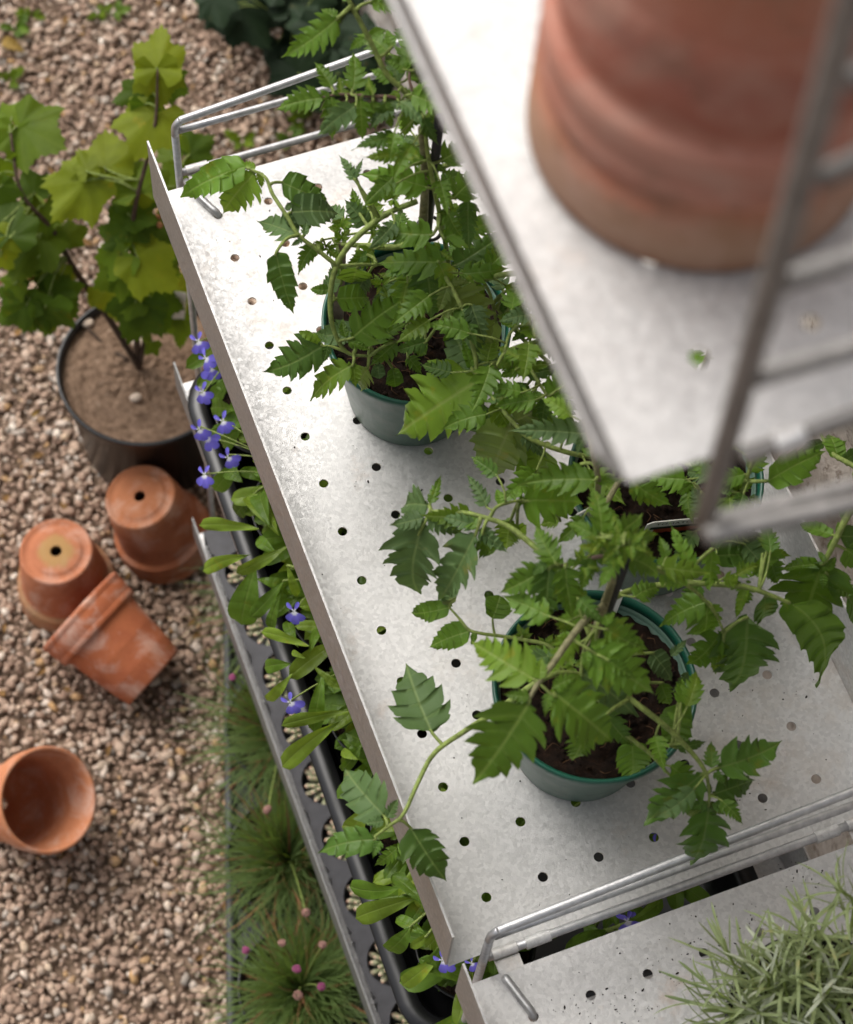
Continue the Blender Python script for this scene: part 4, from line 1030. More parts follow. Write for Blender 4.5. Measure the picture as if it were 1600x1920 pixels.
dress(t3, [
 (1026,742,19.5,1090,680,19,.56,'lob','mid'),(1028,745,19.5,1085,770,18.4,.55,'lob','mid'),(1026,748,19.4,1018,800,17.8,.55,'lob','dark'),(1018,742,19.5,978,748,18.5,.45,'lob','mid'),
 (985,702,18,1076,678,18.4,.40,'lob','dark'),(984,690,18,934,706,17,.52,'lob','mid'),(986,735,17.5,952,728,16.5,.6,'ov','dark'),(990,720,17,972,752,15,.7,'lob','dark'),
 (1004,632,21,1046,590,21,.55,'lob','mid'),(1010,618,21,1052,640,20,.5,'lob','mid'),(968,612,18,932,588,17,.5,'ov','mid'),
 (936,592,17,988,556,17,.42,'lob','dark'),(966,602,18,1004,586,18,.42,'lob','pale'),(990,620,17,958,640,16.5,.45,'ov','mid'),
 (926,752,18,958,806,16,.66,'ov','bright'),(958,795,16.6,913,906,10,.58,'ov','pale',dict(arch=.05,fold=.05)),
 (966,790,16.6,1014,768,14.5,.8,'ov','pale'),(965,800,16,992,838,13,.6,'ov','pale'),(935,722,17,950,752,15,.9,'ov','pale'),
 (1012,838,15,1000,908,10,.56,'ov','bright'),(1098,814,24,953,808,22.6,.36,'fine','dull'),
 (906,756,16,902,828,10,.44,'ov','dark'),(890,745,16,862,772,14,.4,'ov','dark'),
 (1116,900,25,968,910,23.4,.42,'fine','mid'),(1090,870,25,1060,905,24,.5,'lob','mid'),
 (1112,850,26,1090,840,26,.7,'ov','mid'),(1112,858,26,1145,866,25.4,.6,'lob','mid'),(1108,830,26.5,1130,800,26.5,.5,'lob','mid'),
 (1120,905,24.5,1165,900,24,.4,'lob','mid'),(1115,885,25,1085,895,24.5,.6,'lob','mid'),
 (1124,940,21,1140,1000,19,.3,'ov','mid'),(1180,898,20,1260,948,18,.52,'lob','mid'),(1200,905,19,1225,880,19,.5,'lob','dark'),
 (1440,902,20,1550,846,19.4,.44,'ov','mid'),(1360,905,19,1395,880,19,.5,'lob','mid'),(1375,922,18.5,1340,912,18,.6,'ov','mid'),(1400,935,18,1380,990,15,.5,'lob','mid'),
 (1330,890,18,1290,860,18,.5,'lob','mid'),(1300,905,15,1268,930,13,.35,'lob','mid'),
 (1342,1042,17,1455,1040,14.6,.34,'ov','dark'),(1350,1030,16.4,1440,1000,15.5,.4,'lob','dark'),(1340,985,16.5,1370,960,16,.5,'lob','mid'),
 (1060,650,19,1100,720,18,.5,'lob','mid'),(1060,700,18,1110,770,17,.55,'lob','dark'),(1045,735,17,1080,820,15.5,.55,'lob','dark'),(1000,760,16,1045,800,14,.6,'lob','mid'),
 (960,540,18,1010,530,18,.4,'lob','dark'),(985,560,17.5,1020,600,16.5,.45,'lob','mid'),(1025,640,18,1065,690,17,.55,'lob','dark'),
 (950,560,16,975,600,14,.5,'lob','dull'),
])
sprigs(t3, [(1150,870,.2),(1040,640,.19),(960,690,.18),(1110,830,.262),(1385,920,.18)], 5, .006, 'young', seed=12)

# ---- a further tomato whose shoots come in at the right
t4 = Plant('tomato_plant', tuple(P(1690, 930, .02)), 'tomato shoots coming in from the right edge against the stone wall', 'tomato plant', 'young tomato plants')
t4.stem([(1690,930,.02),(1660,930,.15),(1600,955,.19),(1566,1015,.182),(1548,1052,.17),(1538,1085,.158)], [.004,.0034,.003,.0027,.0022,.0014], M_STEM)
t4.stem([(1660,930,.15),(1610,880,.17),(1560,850,.16),(1540,815,.15)], [.003,.0025,.002,.0014], M_STEM, 'side_shoot')
dress(t4, [
 (1546,1052,17,1504,1186,11.5,.78,'deep','mid',dict(arch=.1,fold=.06)),(1540,1058,17,1466,1066,14.5,.36,'ov','mid'),
 (1550,1075,16.6,1606,1112,14,.42,'ov','mid'),(1562,1004,18,1500,984,16.4,.40,'ov','mid'),(1575,1005,18,1625,1000,17,.7,'ov','dark'),
 (1585,1030,17.6,1620,1060,16,.8,'ov','mid'),(1590,975,18.8,1570,950,18.8,.6,'ov','mid'),
 (1572,862,16,1556,808,15.5,.6,'ov','mid'),(1580,865,16.4,1620,840,16,.55,'ov','dark'),(1545,830,15.4,1500,845,14,.5,'ov','dark'),
 (1560,845,15.6,1590,825,15.6,.5,'lob','mid'),(1600,890,17,1640,905,16,.6,'ov','dark'),
 (1590,1120,12,1615,1160,9,.6,'ov','dark'),
])

# ---- further small leaves along the stems, so that each plant is as bushy as it grows
def bushy(p, n, zmin, zmax, seed, keep, lmin=.018, lmax=.034, mats=('mid','mid','bright','dark','young','dull')):
    q = random.Random(seed); pts = np.vstack(p.pts); k = 0
    for _ in range(n*12):
        if k >= n: break
        A = pts[q.randrange(len(pts))]
        if not (zmin < A[2] < zmax) or not keep(A): continue
        a = q.uniform(0, 6.28); dh = np.array([math.cos(a), math.sin(a), q.uniform(-.35, .55)])
        B = A + dh*q.uniform(.008, .026); dr = np.array([math.cos(a + q.uniform(-.5, .5)), math.sin(a + q.uniform(-.5, .5)), q.uniform(-.75, .15)])
        p.leaf(B, B + dr*q.uniform(lmin, lmax)/np.linalg.norm(dr), q.uniform(.42, .58), q.choice(('lob','deep','fine','fine','lob')), M_L[q.choice(mats)], px=False, prad=.0007, n=24)
        k += 1
bushy(t1, 58, .12, .36, 31, lambda A: A[0] > .045)
bushy(t2, 26, .15, .31, 32, lambda A: A[0] > .05 and abs(A[1] - PC[1][1]) < .10)
bushy(t3, 64, .10, .29, 33, lambda A: True)
# ------------------------------------------------------------------ carrier trays
def rounded(x0, x1, y0, y1, r, n=8):
    out = []
    for cx, cy, a0 in ((x1-r, y1-r, 0), (x0+r, y1-r, 90), (x0+r, y0+r, 180), (x1-r, y0+r, 270)):
        for i in range(n+1):
            a = R_(a0 + 90*i/n); out.append((cx + r*math.cos(a), cy + r*math.sin(a)))
    return out
def tray(name, x0, x1, y0, y1, z0, z1, mat, label, rot=0.0, r=.025, lip=.006, group='black carrier trays', shift=None):
    cx, cy = (x0+x1)/2, (y0+y1)/2
    root = empty(name, (cx, cy, z0), label, 'tray', group); root.rotation_euler = (0, 0, rot)
    m = MB(); rings = []
    for ins, z in ((.012, z0), (.004, z1-.014), (.0015, z1-.0135), (.0008, z1-.004), (-lip*.6, z1-.0035), (-lip, z1-.001), (-lip, z1), (-lip*.3, z1+.0015), (.0022, z1+.0008), (.0036, z1-.004), (.006, z1-.013), (.014, z0+.002)):
        rings.append([(x-cx, y-cy, z-z0) for x, y in rounded(x0+ins, x1-ins, y0+ins, y1-ins, max(.004, r-ins))])
    n = len(rings[0]); V = [p for q in rings for p in q]; F = []
    for i in range(len(rings)-1):
        for j in range(n): k = (j+1) % n; F.append((i*n+j, i*n+k, (i+1)*n+k, (i+1)*n+j))
    F.append(tuple(range((len(rings)-1)*n, len(rings)*n)))
    F.append(tuple(range(n))[::-1])
    me_o = build('tray_body', V, F, mat, None); me_o.parent = root
    return root
Z3 = -.298; Z4 = -.6135
lt = tray('carrier_tray', -.034, .238, -.588, .002, Z3+.001, Z3+.050, M_BLACK, 'black rounded tray of lobelia pots on the tier below the tomatoes', rot=-R_(.8), r=.03, lip=.014)

# houseleek carrier: a dark plate with round wells
def well_plate(x0, x1, y0, y1, z, cs, r, mat, root):
    m = MB(); N = 28
    ys = sorted(set([y0, y1] + [c - r*1.12 for c in cs] + [c + r*1.12 for c in cs])); cx0 = -.003
    for i in range(len(ys)-1):
        a, b = ys[i], ys[i+1]; c = next((c for c in cs if abs((a+b)/2 - c) < .001), None)
        if c is None:
            m.add([(x0,a,z),(x1,a,z),(x1,b,z),(x0,b,z)], [(0,1,2,3)])
        else:
            V = []; 
            for t in range(N):
                an = 2*math.pi*(t+.5)/N; V.append((cx0 + r*math.cos(an), c + r*math.sin(an), z))
            for t in range(N):
                an = 2*math.pi*(t+.5)/N; co, si = math.cos(an), math.sin(an)
                k = min(((x1-cx0) if co > 0 else (cx0-x0))/max(1e-6, abs(co)), (b-a)/2/max(1e-6, abs(si)))
                V.append((cx0 + k*co, c + k*si, z))
            for t in range(N):
                an = 2*math.pi*(t+.5)/N; V.append((cx0 + r*.9*math.cos(an), c + r*.9*math.sin(an), z-.026))
            V.append((cx0, c, z-.026))
            F = []
            for t in range(N):
                u = (t+1) % N; F += [(t, N+t, N+u, u), (2*N+t, t, u, 2*N+u), (3*N, 2*N+t, 2*N+u)]
            m.add(V, F)
    m.add([(x0,y0,z),(x0,y1,z),(x0+.004,y1,Z4+.001),(x0+.004,y0,Z4+.001)], [(0,1,2,3)])
    m.add([(x0,y0,z),(x1,y0,z),(x1,y0+.003,Z4+.001),(x0,y0+.003,Z4+.001)], [(3,2,1,0)])
    m.add([(x0,y1,z),(x1,y1,z),(x1,y1-.003,Z4+.001),(x0,y1-.003,Z4+.001)], [(0,1,2,3)])
    return m.build('well_plate', mat, root, smooth=False)
SC = [-.035, -.095, -.152, -.210, -.268, -.326, -.388, -.452, -.512]
sroot = empty('plug_tray', (.05, -.28, Z4+.001), 'dark grey plug tray of pale succulents on the lowest tier', 'tray', 'black carrier trays')
well_plate(-.034, .10, -.575, .02, -.583, SC, .025, M_GREYPL, sroot)
def semp_mat():
    k = NT('houseleek_leaf', .5, 0, .4); s = k.n('ShaderNodeSeparateXYZ'); k.l(k.coord(False), s.inputs[0])
    c = k.ramp(s.outputs[0], [(0., (.30,.36,.17)), (.55, (.46,.47,.30)), (.85, (.58,.45,.33)), (1., (.45,.13,.08))]); k.color(c); return k.m
M_SEMP = semp_mat()
semp_where = ['below the blue flowers at the far end', 'beside the far broad lobelia leaves', 'under the two long pale lobelia leaves', 'level with the lone blue lobelia flower', 'below the longest bright lobelia leaf', 'bare in full view left of the black tray edge', 'beside the drooping tomato leaf tip', 'half hidden by lobed lobelia leaves', 'nearest the rounded corner of the lobelia tray']
for i, c in enumerate(SC):
    root = empty('houseleek', (-.003, c, -.608), 'pale red-edged succulent rosette ' + semp_where[i], 'succulent', 'houseleeks in the plug tray')
    q = random.Random(40+i); V = []; F = []; UV = []
    for k in range(64):
        a = k*2.39996 + q.uniform(-.1, .1); f = k/63; rad = .004 + .021*f; tilt = .25 + 1.15*(1-f)
        L = .007 + .008*f; w = .0045 + .002*f
        er = np.array([math.cos(a), math.sin(a), 0]); et = np.array([-math.sin(a), math.cos(a), 0]); zz = np.array([0,0,1.])
        dr = er*math.cos(tilt) + zz*math.sin(tilt); nr = zz*math.cos(tilt) - er*math.sin(tilt)
        b = world_loc(root) + er*rad*.55 + zz*(.030*(1-f*.55))
        n0 = len(V)
        for t, ww in ((0, .55), (.45, 1.), (.8, .8), (1., .05)):
            for sx, hz in ((-1, 0), (0, -.5), (1, 0), (0, .4)):
                V.append(b + dr*L*t + et*w*.5*ww*sx + nr*w*.5*ww*hz + nr*.0015*t*t); UV.append((t*.98, f))
        for s_ in range(3):
            for j in range(4): F.append((n0+4*s_+j, n0+4*s_+(j+1)%4, n0+4*s_+4+(j+1)%4, n0+4*s_+4+j))
        F.append((n0+12, n0+13, n0+14, n0+15))
    tag(build('leaf_rosette', V, F, M_SEMP, root, uv=UV), kind='stuff')

# ------------------------------------------------------------------ lobelias
def petal_mat(name, a, b):
    k = NT(name, .55, 0, .3); s = k.n('ShaderNodeSeparateXYZ'); k.l(k.coord(False), s.inputs[0])
    c = k.ramp(s.outputs[0], [(0., (.85,.85,.85)), (.22, (.75,.75,.85)), (.36, b), (1., a)]); k.color(c)
    tr = k.n('ShaderNodeBsdfTranslucent'); k.l(c, tr.inputs[0]); mx = k.n('ShaderNodeMixShader'); mx.inputs[0].default_value = .3
    k.l(k.b.outputs[0], mx.inputs[1]); k.l(tr.outputs[0], mx.inputs[2]); k.l(mx.outputs[0], k.out.inputs[0]); return k.m
M_PETAL = petal_mat('lobelia_petal', (.15,.13,.66), (.22,.18,.72))
def flower_geo(c, nrm, size, spin, seed=0):
    q = random.Random(seed); Rm = frame(nrm); V = []; F = []; UV = []
    for k, (a, L, w) in enumerate(((-.75, 1., .62), (0, 1.05, .66), (.75, 1., .62), (2.5, .8, .32), (-2.5, .8, .32))):
        a += spin + q.uniform(-.1, .1); n0 = len(V); L *= size*q.uniform(.92, 1.08); w *= size
        e = np.array([math.cos(a), math.sin(a), 0]); t_ = np.array([-math.sin(a), math.cos(a), 0])
        for t, ww in ((0, .14), (.25, .4), (.5, .8), (.75, 1.), (.93, .75), (1., .25)):
            for sx in (-1, -.4, .4, 1):
                z = .12*size*t - .28*size*t*t*abs(1) + .06*size*abs(sx)*ww
                V.append(c + Rm @ (e*L*t + t_*w*.5*ww*sx + np.array([0,0,z]))); UV.append((t, sx))
        for i in range(5):
            for j in range(3): F.append((n0+4*i+j, n0+4*i+j+1, n0+4*i+5+j, n0+4*i+4+j))
    return V, F, UV
lob_where = ['at the far end of the black tray', 'with blue flowers near the red pots', 'with long pale leaves spread over the tray edge', 'with one blue flower against the tray rim', 'with the longest bright leaf in mid tray', 'nearest the rounded tray corner']
lob_c = [(.020, -.045), (.020, -.145), (.020, -.240), (.020, -.335), (.020, -.435), (.020, -.535)]
lobs = []
for i, c in enumerate(lob_c):
    black_pot('flower_pot', c, Z3+.0035, .056, .046, .034, 'round black pot of the lobelia ' + lob_where[i], 'black lobelia pots', fill=.84, seed=20+i)
    L = Plant('lobelia', (c[0], c[1], Z3+.045), 'leafy green lobelia ' + lob_where[i], 'flowering plant', 'lobelias in the black tray')
    base = np.array([c[0], c[1], Z3+.045]); q = random.Random(60+i)
    for k in range(11):
        a = q.uniform(0, 6.28); sp = q.uniform(.01, .04); h = q.uniform(.05, .12)
        top = base + np.array([sp*math.cos(a), sp*math.sin(a), h])
        L.stem([base + (.004*math.cos(a), .004*math.sin(a), 0), (base+top)/2 + (.004*math.cos(a), .004*math.sin(a), 0), top], [.0016,.0014,.001], M_STEM, px=False, n=6)
        for j in range(8):
            f = (j+1)/8; ang = a + j*2.4 + q.uniform(-.3,.3); B = base*(1-f) + top*f
            Ln = q.uniform(.026, .046)*(1.15-.5*f); e = q.uniform(.0, .55)
            T = B + Ln*np.array([math.cos(ang)*math.cos(e), math.sin(ang)*math.cos(e), math.sin(e)])
            L.leaf(B, T, q.uniform(.30,.42), 'spat', M_L['lob' if q.random() < .75 else 'lob_b'], px=False, pet=None, n=14, curl=.15, arch=.05)
    lobs.append(L)
def ll(i, *rows):
    for r in rows:
        lobs[i].leaf((r[0], r[1], r[2]/100), (r[3], r[4], r[5]/100), r[6], r[7] if len(r) > 7 else 'spat', M_L[r[8] if len(r) > 8 else 'lob'], maxp=.03, n=22, **(r[9] if len(r) > 9 else {}))
ll(0, (440,700,-17,392,752,-20,.42), (425,640,-16,395,690,-19,.4))
ll(1, (440,770,-17,396,765,-20,.45,'spat','lob'), (455,800,-17,412,842,-20,.5), (450,860,-18,400,925,-21,.45), (455,905,-18,425,880,-19,.6), (470,930,-18,440,965,-21,.5))
ll(2, (486,992,-17,374,984,-20,.22,'spat','lob_b'), (470,1040,-17,371,1074,-20.5,.24,'spat','lob_b'), (545,1022,-15.5,438,1080,-18.5,.22,'spat','lob_b'),
   (480,1062,-18,452,1172,-22,.5), (535,1088,-17,468,1158,-20,.3,'spat','lob'), (480,1085,-17.5,556,1108,-18.5,.36,'spat','lob'), (522,1000,-15,462,926,-17,.3,'spat','lob_b'),
   (508,990,-15,480,915,-17,.34), (530,1110,-17,508,1180,-20,.3), (520,1040,-16,480,1010,-17,.4), (540,1060,-15,560,1120,-17,.3,'spat','lob_b'))
ll(3, (580,1212,-15,490,1184,-17,.24,'spat','lob_b'), (548,1244,-16,490,1254,-18,.42), (548,1264,-16,497,1320,-19,.28,'spat','lob_b'), (607,1260,-15,589,1374,-17.5,.28,'spat','lob'),
   (580,1225,-15,600,1175,-16,.3), (560,1215,-15.5,540,1165,-17,.3), (590,1250,-15,640,1290,-15,.3,'spat','lob_b'), (575,1235,-14.6,545,1222,-15,.35,'spat','lob_b'))
ll(4, (655,1334,-15,528,1360,-17.5,.22,'spat','lob_b'), (640,1350,-15,523,1446,-19,.26,'spat','lob_b',dict(fold=.35)), (680,1395,-16,640,1450,-18,.36), (672,1425,-16,640,1408,-17,.4,'spat','lob_b'),
   (690,1510,-17,650,1565,-20,.5,'spat','lob_b'), (640,1385,-17,690,1420,-17,.4), (700,1470,-17,660,1500,-19,.4))
ll(5, (748,1666,-16,656,1662,-18,.42,'spat','lob',dict(bend=-.05)), (785,1682,-16,662,1728,-18.5,.34,'spat','lob_b'), (772,1735,-16,727,1790,-18.5,.56), (826,1792,-16,754,1848,-19,.32,'spat','lob_b'),
   (745,1590,-17,700,1625,-19,.45,'lob','lob'), (790,1640,-16,755,1575,-17,.35), (800,1755,-16,742,1720,-17,.36), (820,1740,-16,770,1780,-17,.3,'spat','lob_b'), (800,1700,-15,735,1640,-16,.3,'spat','lob'), (830,1770,-15,800,1820,-17,.4))
ql = random.Random(515)
for i in range(6):
    yk = lob_c[i][1]
    for k in range(16):
        B_ = np.array([lob_c[i][0] - .012 + ql.uniform(-.012,.012), yk + ql.uniform(-.055,.055), Z3 + ql.uniform(.085,.125)])
        a = ql.gauss(math.pi, .75); e = ql.uniform(-.35,.35); Ln = ql.uniform(.030,.052)
        lobs[i].leaf(B_, B_ + Ln*np.array([math.cos(a)*math.cos(e), math.sin(a)*math.cos(e), math.sin(e)]), ql.uniform(.24,.40), 'spat', M_L[ql.choice(('lob','lob_b','lob'))], px=False, n=16, maxp=.06, curl=ql.uniform(0,.2))
fl = [(372,640,-15,0),(386,672,-15,0),(396,690,-16,0),(380,735,-16,0),(374,806,-16,1),(388,822,-17,1),(418,790,-16,1),(428,858,-16,1),(384,890,-17,1),(552,1146,-15,2),(545,1317,-16,3),(706,1482,-14,4),(885,1806,-14,5),(830,1800,-15,5)]
for k, (x, y, h, i) in enumerate(fl):
    C = P(x, y, h/100); q = random.Random(k)
    n_ = np.array([-.5 + q.uniform(-.25,.25), -.55 + q.uniform(-.25,.25), .75])
    V, F, UV = flower_geo(C, n_, .0105 if k not in (11,12) else .007, q.uniform(-2.2, -1.0), k)
    A = lobs[i].near(C); v, f = tube([A, (A+C)/2 + (0,0,.006), C - n_/np.linalg.norm(n_)*.006, C], [.0006,.0005,.0008,.0011], 6, 4); n0 = len(V)
    V = list(V) + list(v); UV = UV + [(.9, .5)]*len(v); F = F + [tuple(a+n0 for a in g_) for g_ in f]
    build('flower', V, F, None, lobs[i].root, uv=UV, mats=[M_PETAL, M_STEM], midx=[0 if max(f_) < n0 else 1 for f_ in F])
# a second row of lobelias, seen through the holes and the gap
for i, c in enumerate([(.115, -.06), (.115, -.16), (.115, -.26), (.115, -.36), (.115, -.46), (.115, -.55), (.19, -.54), (.19, -.42)]):
    L = Plant('lobelia', (c[0], c[1], Z3+.004), 'flowering lobelia ' + ['behind the far front row, glimpsed through the holes','second of the back row, glimpsed through the holes','third of the back row, glimpsed through the holes','fourth of the back row, glimpsed through the holes','below the nearest tomato, glimpsed through the holes','showing violet in the gap between the two shelves','in the gap under the near guard rods','hidden deepest beneath the nearest tomato pot'][i], 'flowering plant', 'lobelias under the shelf')
    base = np.array([c[0], c[1], Z3+.004]); q = random.Random(90+i)
    for k in range(4):
        a = q.uniform(0, 6.28); top = base + np.array([.03*math.cos(a), .03*math.sin(a), q.uniform(.12, .17)])
        L.stem([base, (base+top)/2, top], [.0016,.0014,.001], M_STEM, px=False, n=6)
        for j in range(7):
            f = (j+2)/8; ang = a + j*2.4; B = base*(1-f) + top*f; Ln = q.uniform(.025, .042)
            L.leaf(B, B + Ln*np.array([math.cos(ang), math.sin(ang), .25]), .36, 'spat', M_L['lob'], px=False, pet=None, n=10)
        V, F, UV = flower_geo(top + (0,0,.004), (0,0,1), .011, a, i*9+k); build('flower', V, F, M_PETAL, L.root, uv=UV)

# ------------------------------------------------------------------ thrift on the ground
TH0 = GZ + .002
th_c = [P(540, 1120, -.715), P(536, 1362, -.715), P(542, 1606, -.715), P(566, 1850, -.715)]
e0, e1 = P(424, 1130, TH0+.062), P(431, 1920, TH0+.062); ed_ = (e1-e0)/np.linalg.norm(e1-e0)
trot = math.atan2(ed_[1], ed_[0]) + math.pi/2
side_ = np.array([-ed_[1], ed_[0], 0]); mid = e0 + ed_*.30 + side_*.115
tr_ = tray('carrier_tray', mid[0]-.112, mid[0]+.112, mid[1]-.36, mid[1]+.36, TH0, TH0+.062, M_GREYPL, 'grey black carrier tray of grassy thrift lying on the gravel', rot=trot, r=.02)
def pot_plate(root, rot, x0, x1, y0, y1, z, cs, r):
    """the tray's top web with a round opening for each pot"""
    c_, s_ = math.cos(-rot), math.sin(-rot); L0 = np.array(root.location); lc = []
    for c in cs:
        d = c - L0; lc.append((d[0]*c_ - d[1]*s_, d[0]*s_ + d[1]*c_))
    lc.sort(key=lambda q: q[1]); bs = [y0] + [(a[1]+b[1])/2 for a, b in zip(lc, lc[1:])] + [y1]; m = MB(); N = 40
    for (cx, cy), a, b in zip(lc, bs, bs[1:]):
        V = []
        for t in range(N):
            an = 2*math.pi*(t+.5)/N; V.append((cx + r*math.cos(an), cy + r*math.sin(an), z))
        for t in range(N):
            an = 2*math.pi*(t+.5)/N; co, si = math.cos(an), math.sin(an)
            k = min(((x1-cx) if co > 0 else (cx-x0))/max(1e-6, abs(co)), ((b-cy) if si > 0 else (cy-a))/max(1e-6, abs(si))); V.append((cx + k*co, cy + k*si, z))
        for t in range(N):
            an = 2*math.pi*(t+.5)/N; V.append((cx + r*math.cos(an), cy + r*math.sin(an), z-.02))
        F = []
        for t in range(N):
            u = (t+1) % N; F += [(t, N+t, N+u, u), (2*N+t, t, u, 2*N+u)]
        m.add(V, F)
    o = m.build('tray_web', M_GREYPL, None, smooth=False); o.parent = root; return o
pot_plate(tr_, trot, -.109, .109, -.356, .356, .052, th_c, .0655)
M_BLADE = leaf_mat('thrift_blade', (.120,.185,.024), (.16,.21,.04), .4, .5)
M_BLADE2 = plain('dry_thrift_blade', (.22,.11,.05), .8, .2, 200, .4)
M_PINK = plain('thrift_pink', (.30,.075,.17), .8, .2, 400, .4)
M_PINKPALE = plain('faded_thrift_pink', (.32,.18,.15), .85, .2, 400, .3)
heads = [[(436,1270,-.62,1,.9)], [(502,1370,-.62,0,.9),(503,1516,-.63,2,.95)], [(478,1517,-.62,1,0.),(574,1711,-.62,0,1.1),(500,1520,-.62,2,.9)], [(461,1782,-.62,1,.95),(529,1768,-.62,2,.95),(605,1772,-.62,2,.95),(557,1817,-.62,1,1.1),(603,1850,-.62,1,1.),(559,1866,-.62,0,1.2)]]
th_where = ['at the far end of the tray', 'with few flower heads, second in the tray', 'in the middle of the tray', 'nearest the camera with most pink heads']
for i, c in enumerate(th_c):
    cc = (c[0], c[1]); r = .062
    black_pot('flower_pot', cc, TH0+.003, .085, r, .052, 'black pot of the thrift ' + th_where[i], 'black thrift pots', fill=.93, seed=30+i)
    root = empty('thrift', (cc[0], cc[1], TH0+.08), 'grassy green thrift tuft ' + th_where[i], 'flowering plant', 'thrift tufts'); q = random.Random(200+i)
    V = []; F = []; mi = []
    for k in range(900):
        a = q.uniform(0, 6.28); rr = q.uniform(0, .026)**1.0; el = q.uniform(.05, 1.40); L = q.uniform(.055, .115)
        bw = q.uniform(-.6, .6); b = np.array([cc[0] + rr*math.cos(a+q.uniform(-1,1)), cc[1] + rr*math.sin(a+.4), TH0+.078]); e = np.array([math.cos(a), math.sin(a), 0]); tn = np.array([-math.sin(a), math.cos(a), 0])
        w = q.uniform(.0011, .0021); n0 = len(V)
        for t in (0, .33, .66, 1.):
            p_ = b + e*L*t*math.cos(el) + np.array([0,0,1])*L*(t*math.sin(el) - .26*t*t*math.cos(el)) + tn*L*bw*t*t
            V += [p_ - tn*w*(1.02-t)*.9, p_ + tn*w*(1.02-t)*.9]
        F += [(n0+2*s_, n0+2*s_+1, n0+2*s_+3, n0+2*s_+2) for s_ in range(3)]; mi += [1 if q.random() < .10 else 0]*3
    tag(build('grass_blades', V, F, None, root, uv=[(.5, .7)]*len(V), mats=[M_BLADE, M_BLADE2], midx=mi), kind='stuff')
    for (x, y, h, mt, s) in heads[i]:
        if s == 0: continue
        C = P(x, y, h); b = np.array([cc[0], cc[1], TH0+.08])
        m = MB(); m.tube([b, (b+C)/2 + (0,0,.012), C], [.0008,.0008,.0008], 6, sm=5).build('flower_stalk', M_STEM, root)
        m2 = MB(); v0, f0 = lathe([(0,-1),(.85,-.4),(.85,.4),(0,1)], 6)
        for jj in range(46):
            ph = math.acos(1 - 1.75*(jj+.5)/46); az = jj*2.39996; dd = np.array([math.sin(ph)*math.cos(az), math.sin(ph)*math.sin(az), math.cos(ph)*.85])
            m2.add((v0*q.uniform(.0010,.0017))@frame(dd).T + dd*.0044*s*q.uniform(.85,1.12), f0)
        V, F = np.array(m2.v)*.72, m2.f
        build('flower_head', V + C, F, [M_PINKPALE, M_PINK, M_PINKPALE][mt] if mt != 1 else M_PINK, root)

# ------------------------------------------------------------------ currant bush
cur = Plant('currant_bush', (cp[0], cp[1], GZ+.155), 'leafy currant bush in the large black pot, its lobed leaves over the gravel', 'shrub')
def H(z): return z
cur.stem([(262,690,-.645),(200,590,-.57),(140,505,-.50),(98,430,-.44),(40,360,-.40),(20,250,-.37)], [.0042,.0040,.0036,.003,.0024,.0014], M_TWIG, 'branch')
cur.stem([(258,680,-.645),(255,560,-.52),(250,450,-.44),(255,380,-.38),(290,240,-.32),(296,130,-.28)], [.0042,.0038,.0032,.0028,.0022,.0012], M_TWIG, 'branch')
cur.stem([(262,686,-.645),(285,590,-.56),(320,540,-.52),(338,460,-.48),(345,330,-.44)], [.0034,.003,.0025,.002,.0012], M_TWIG, 'branch')
cur.stem([(240,675,-.645),(200,650,-.648),(165,615,-.642)], [.003,.0026,.002], M_TWIG, 'branch')
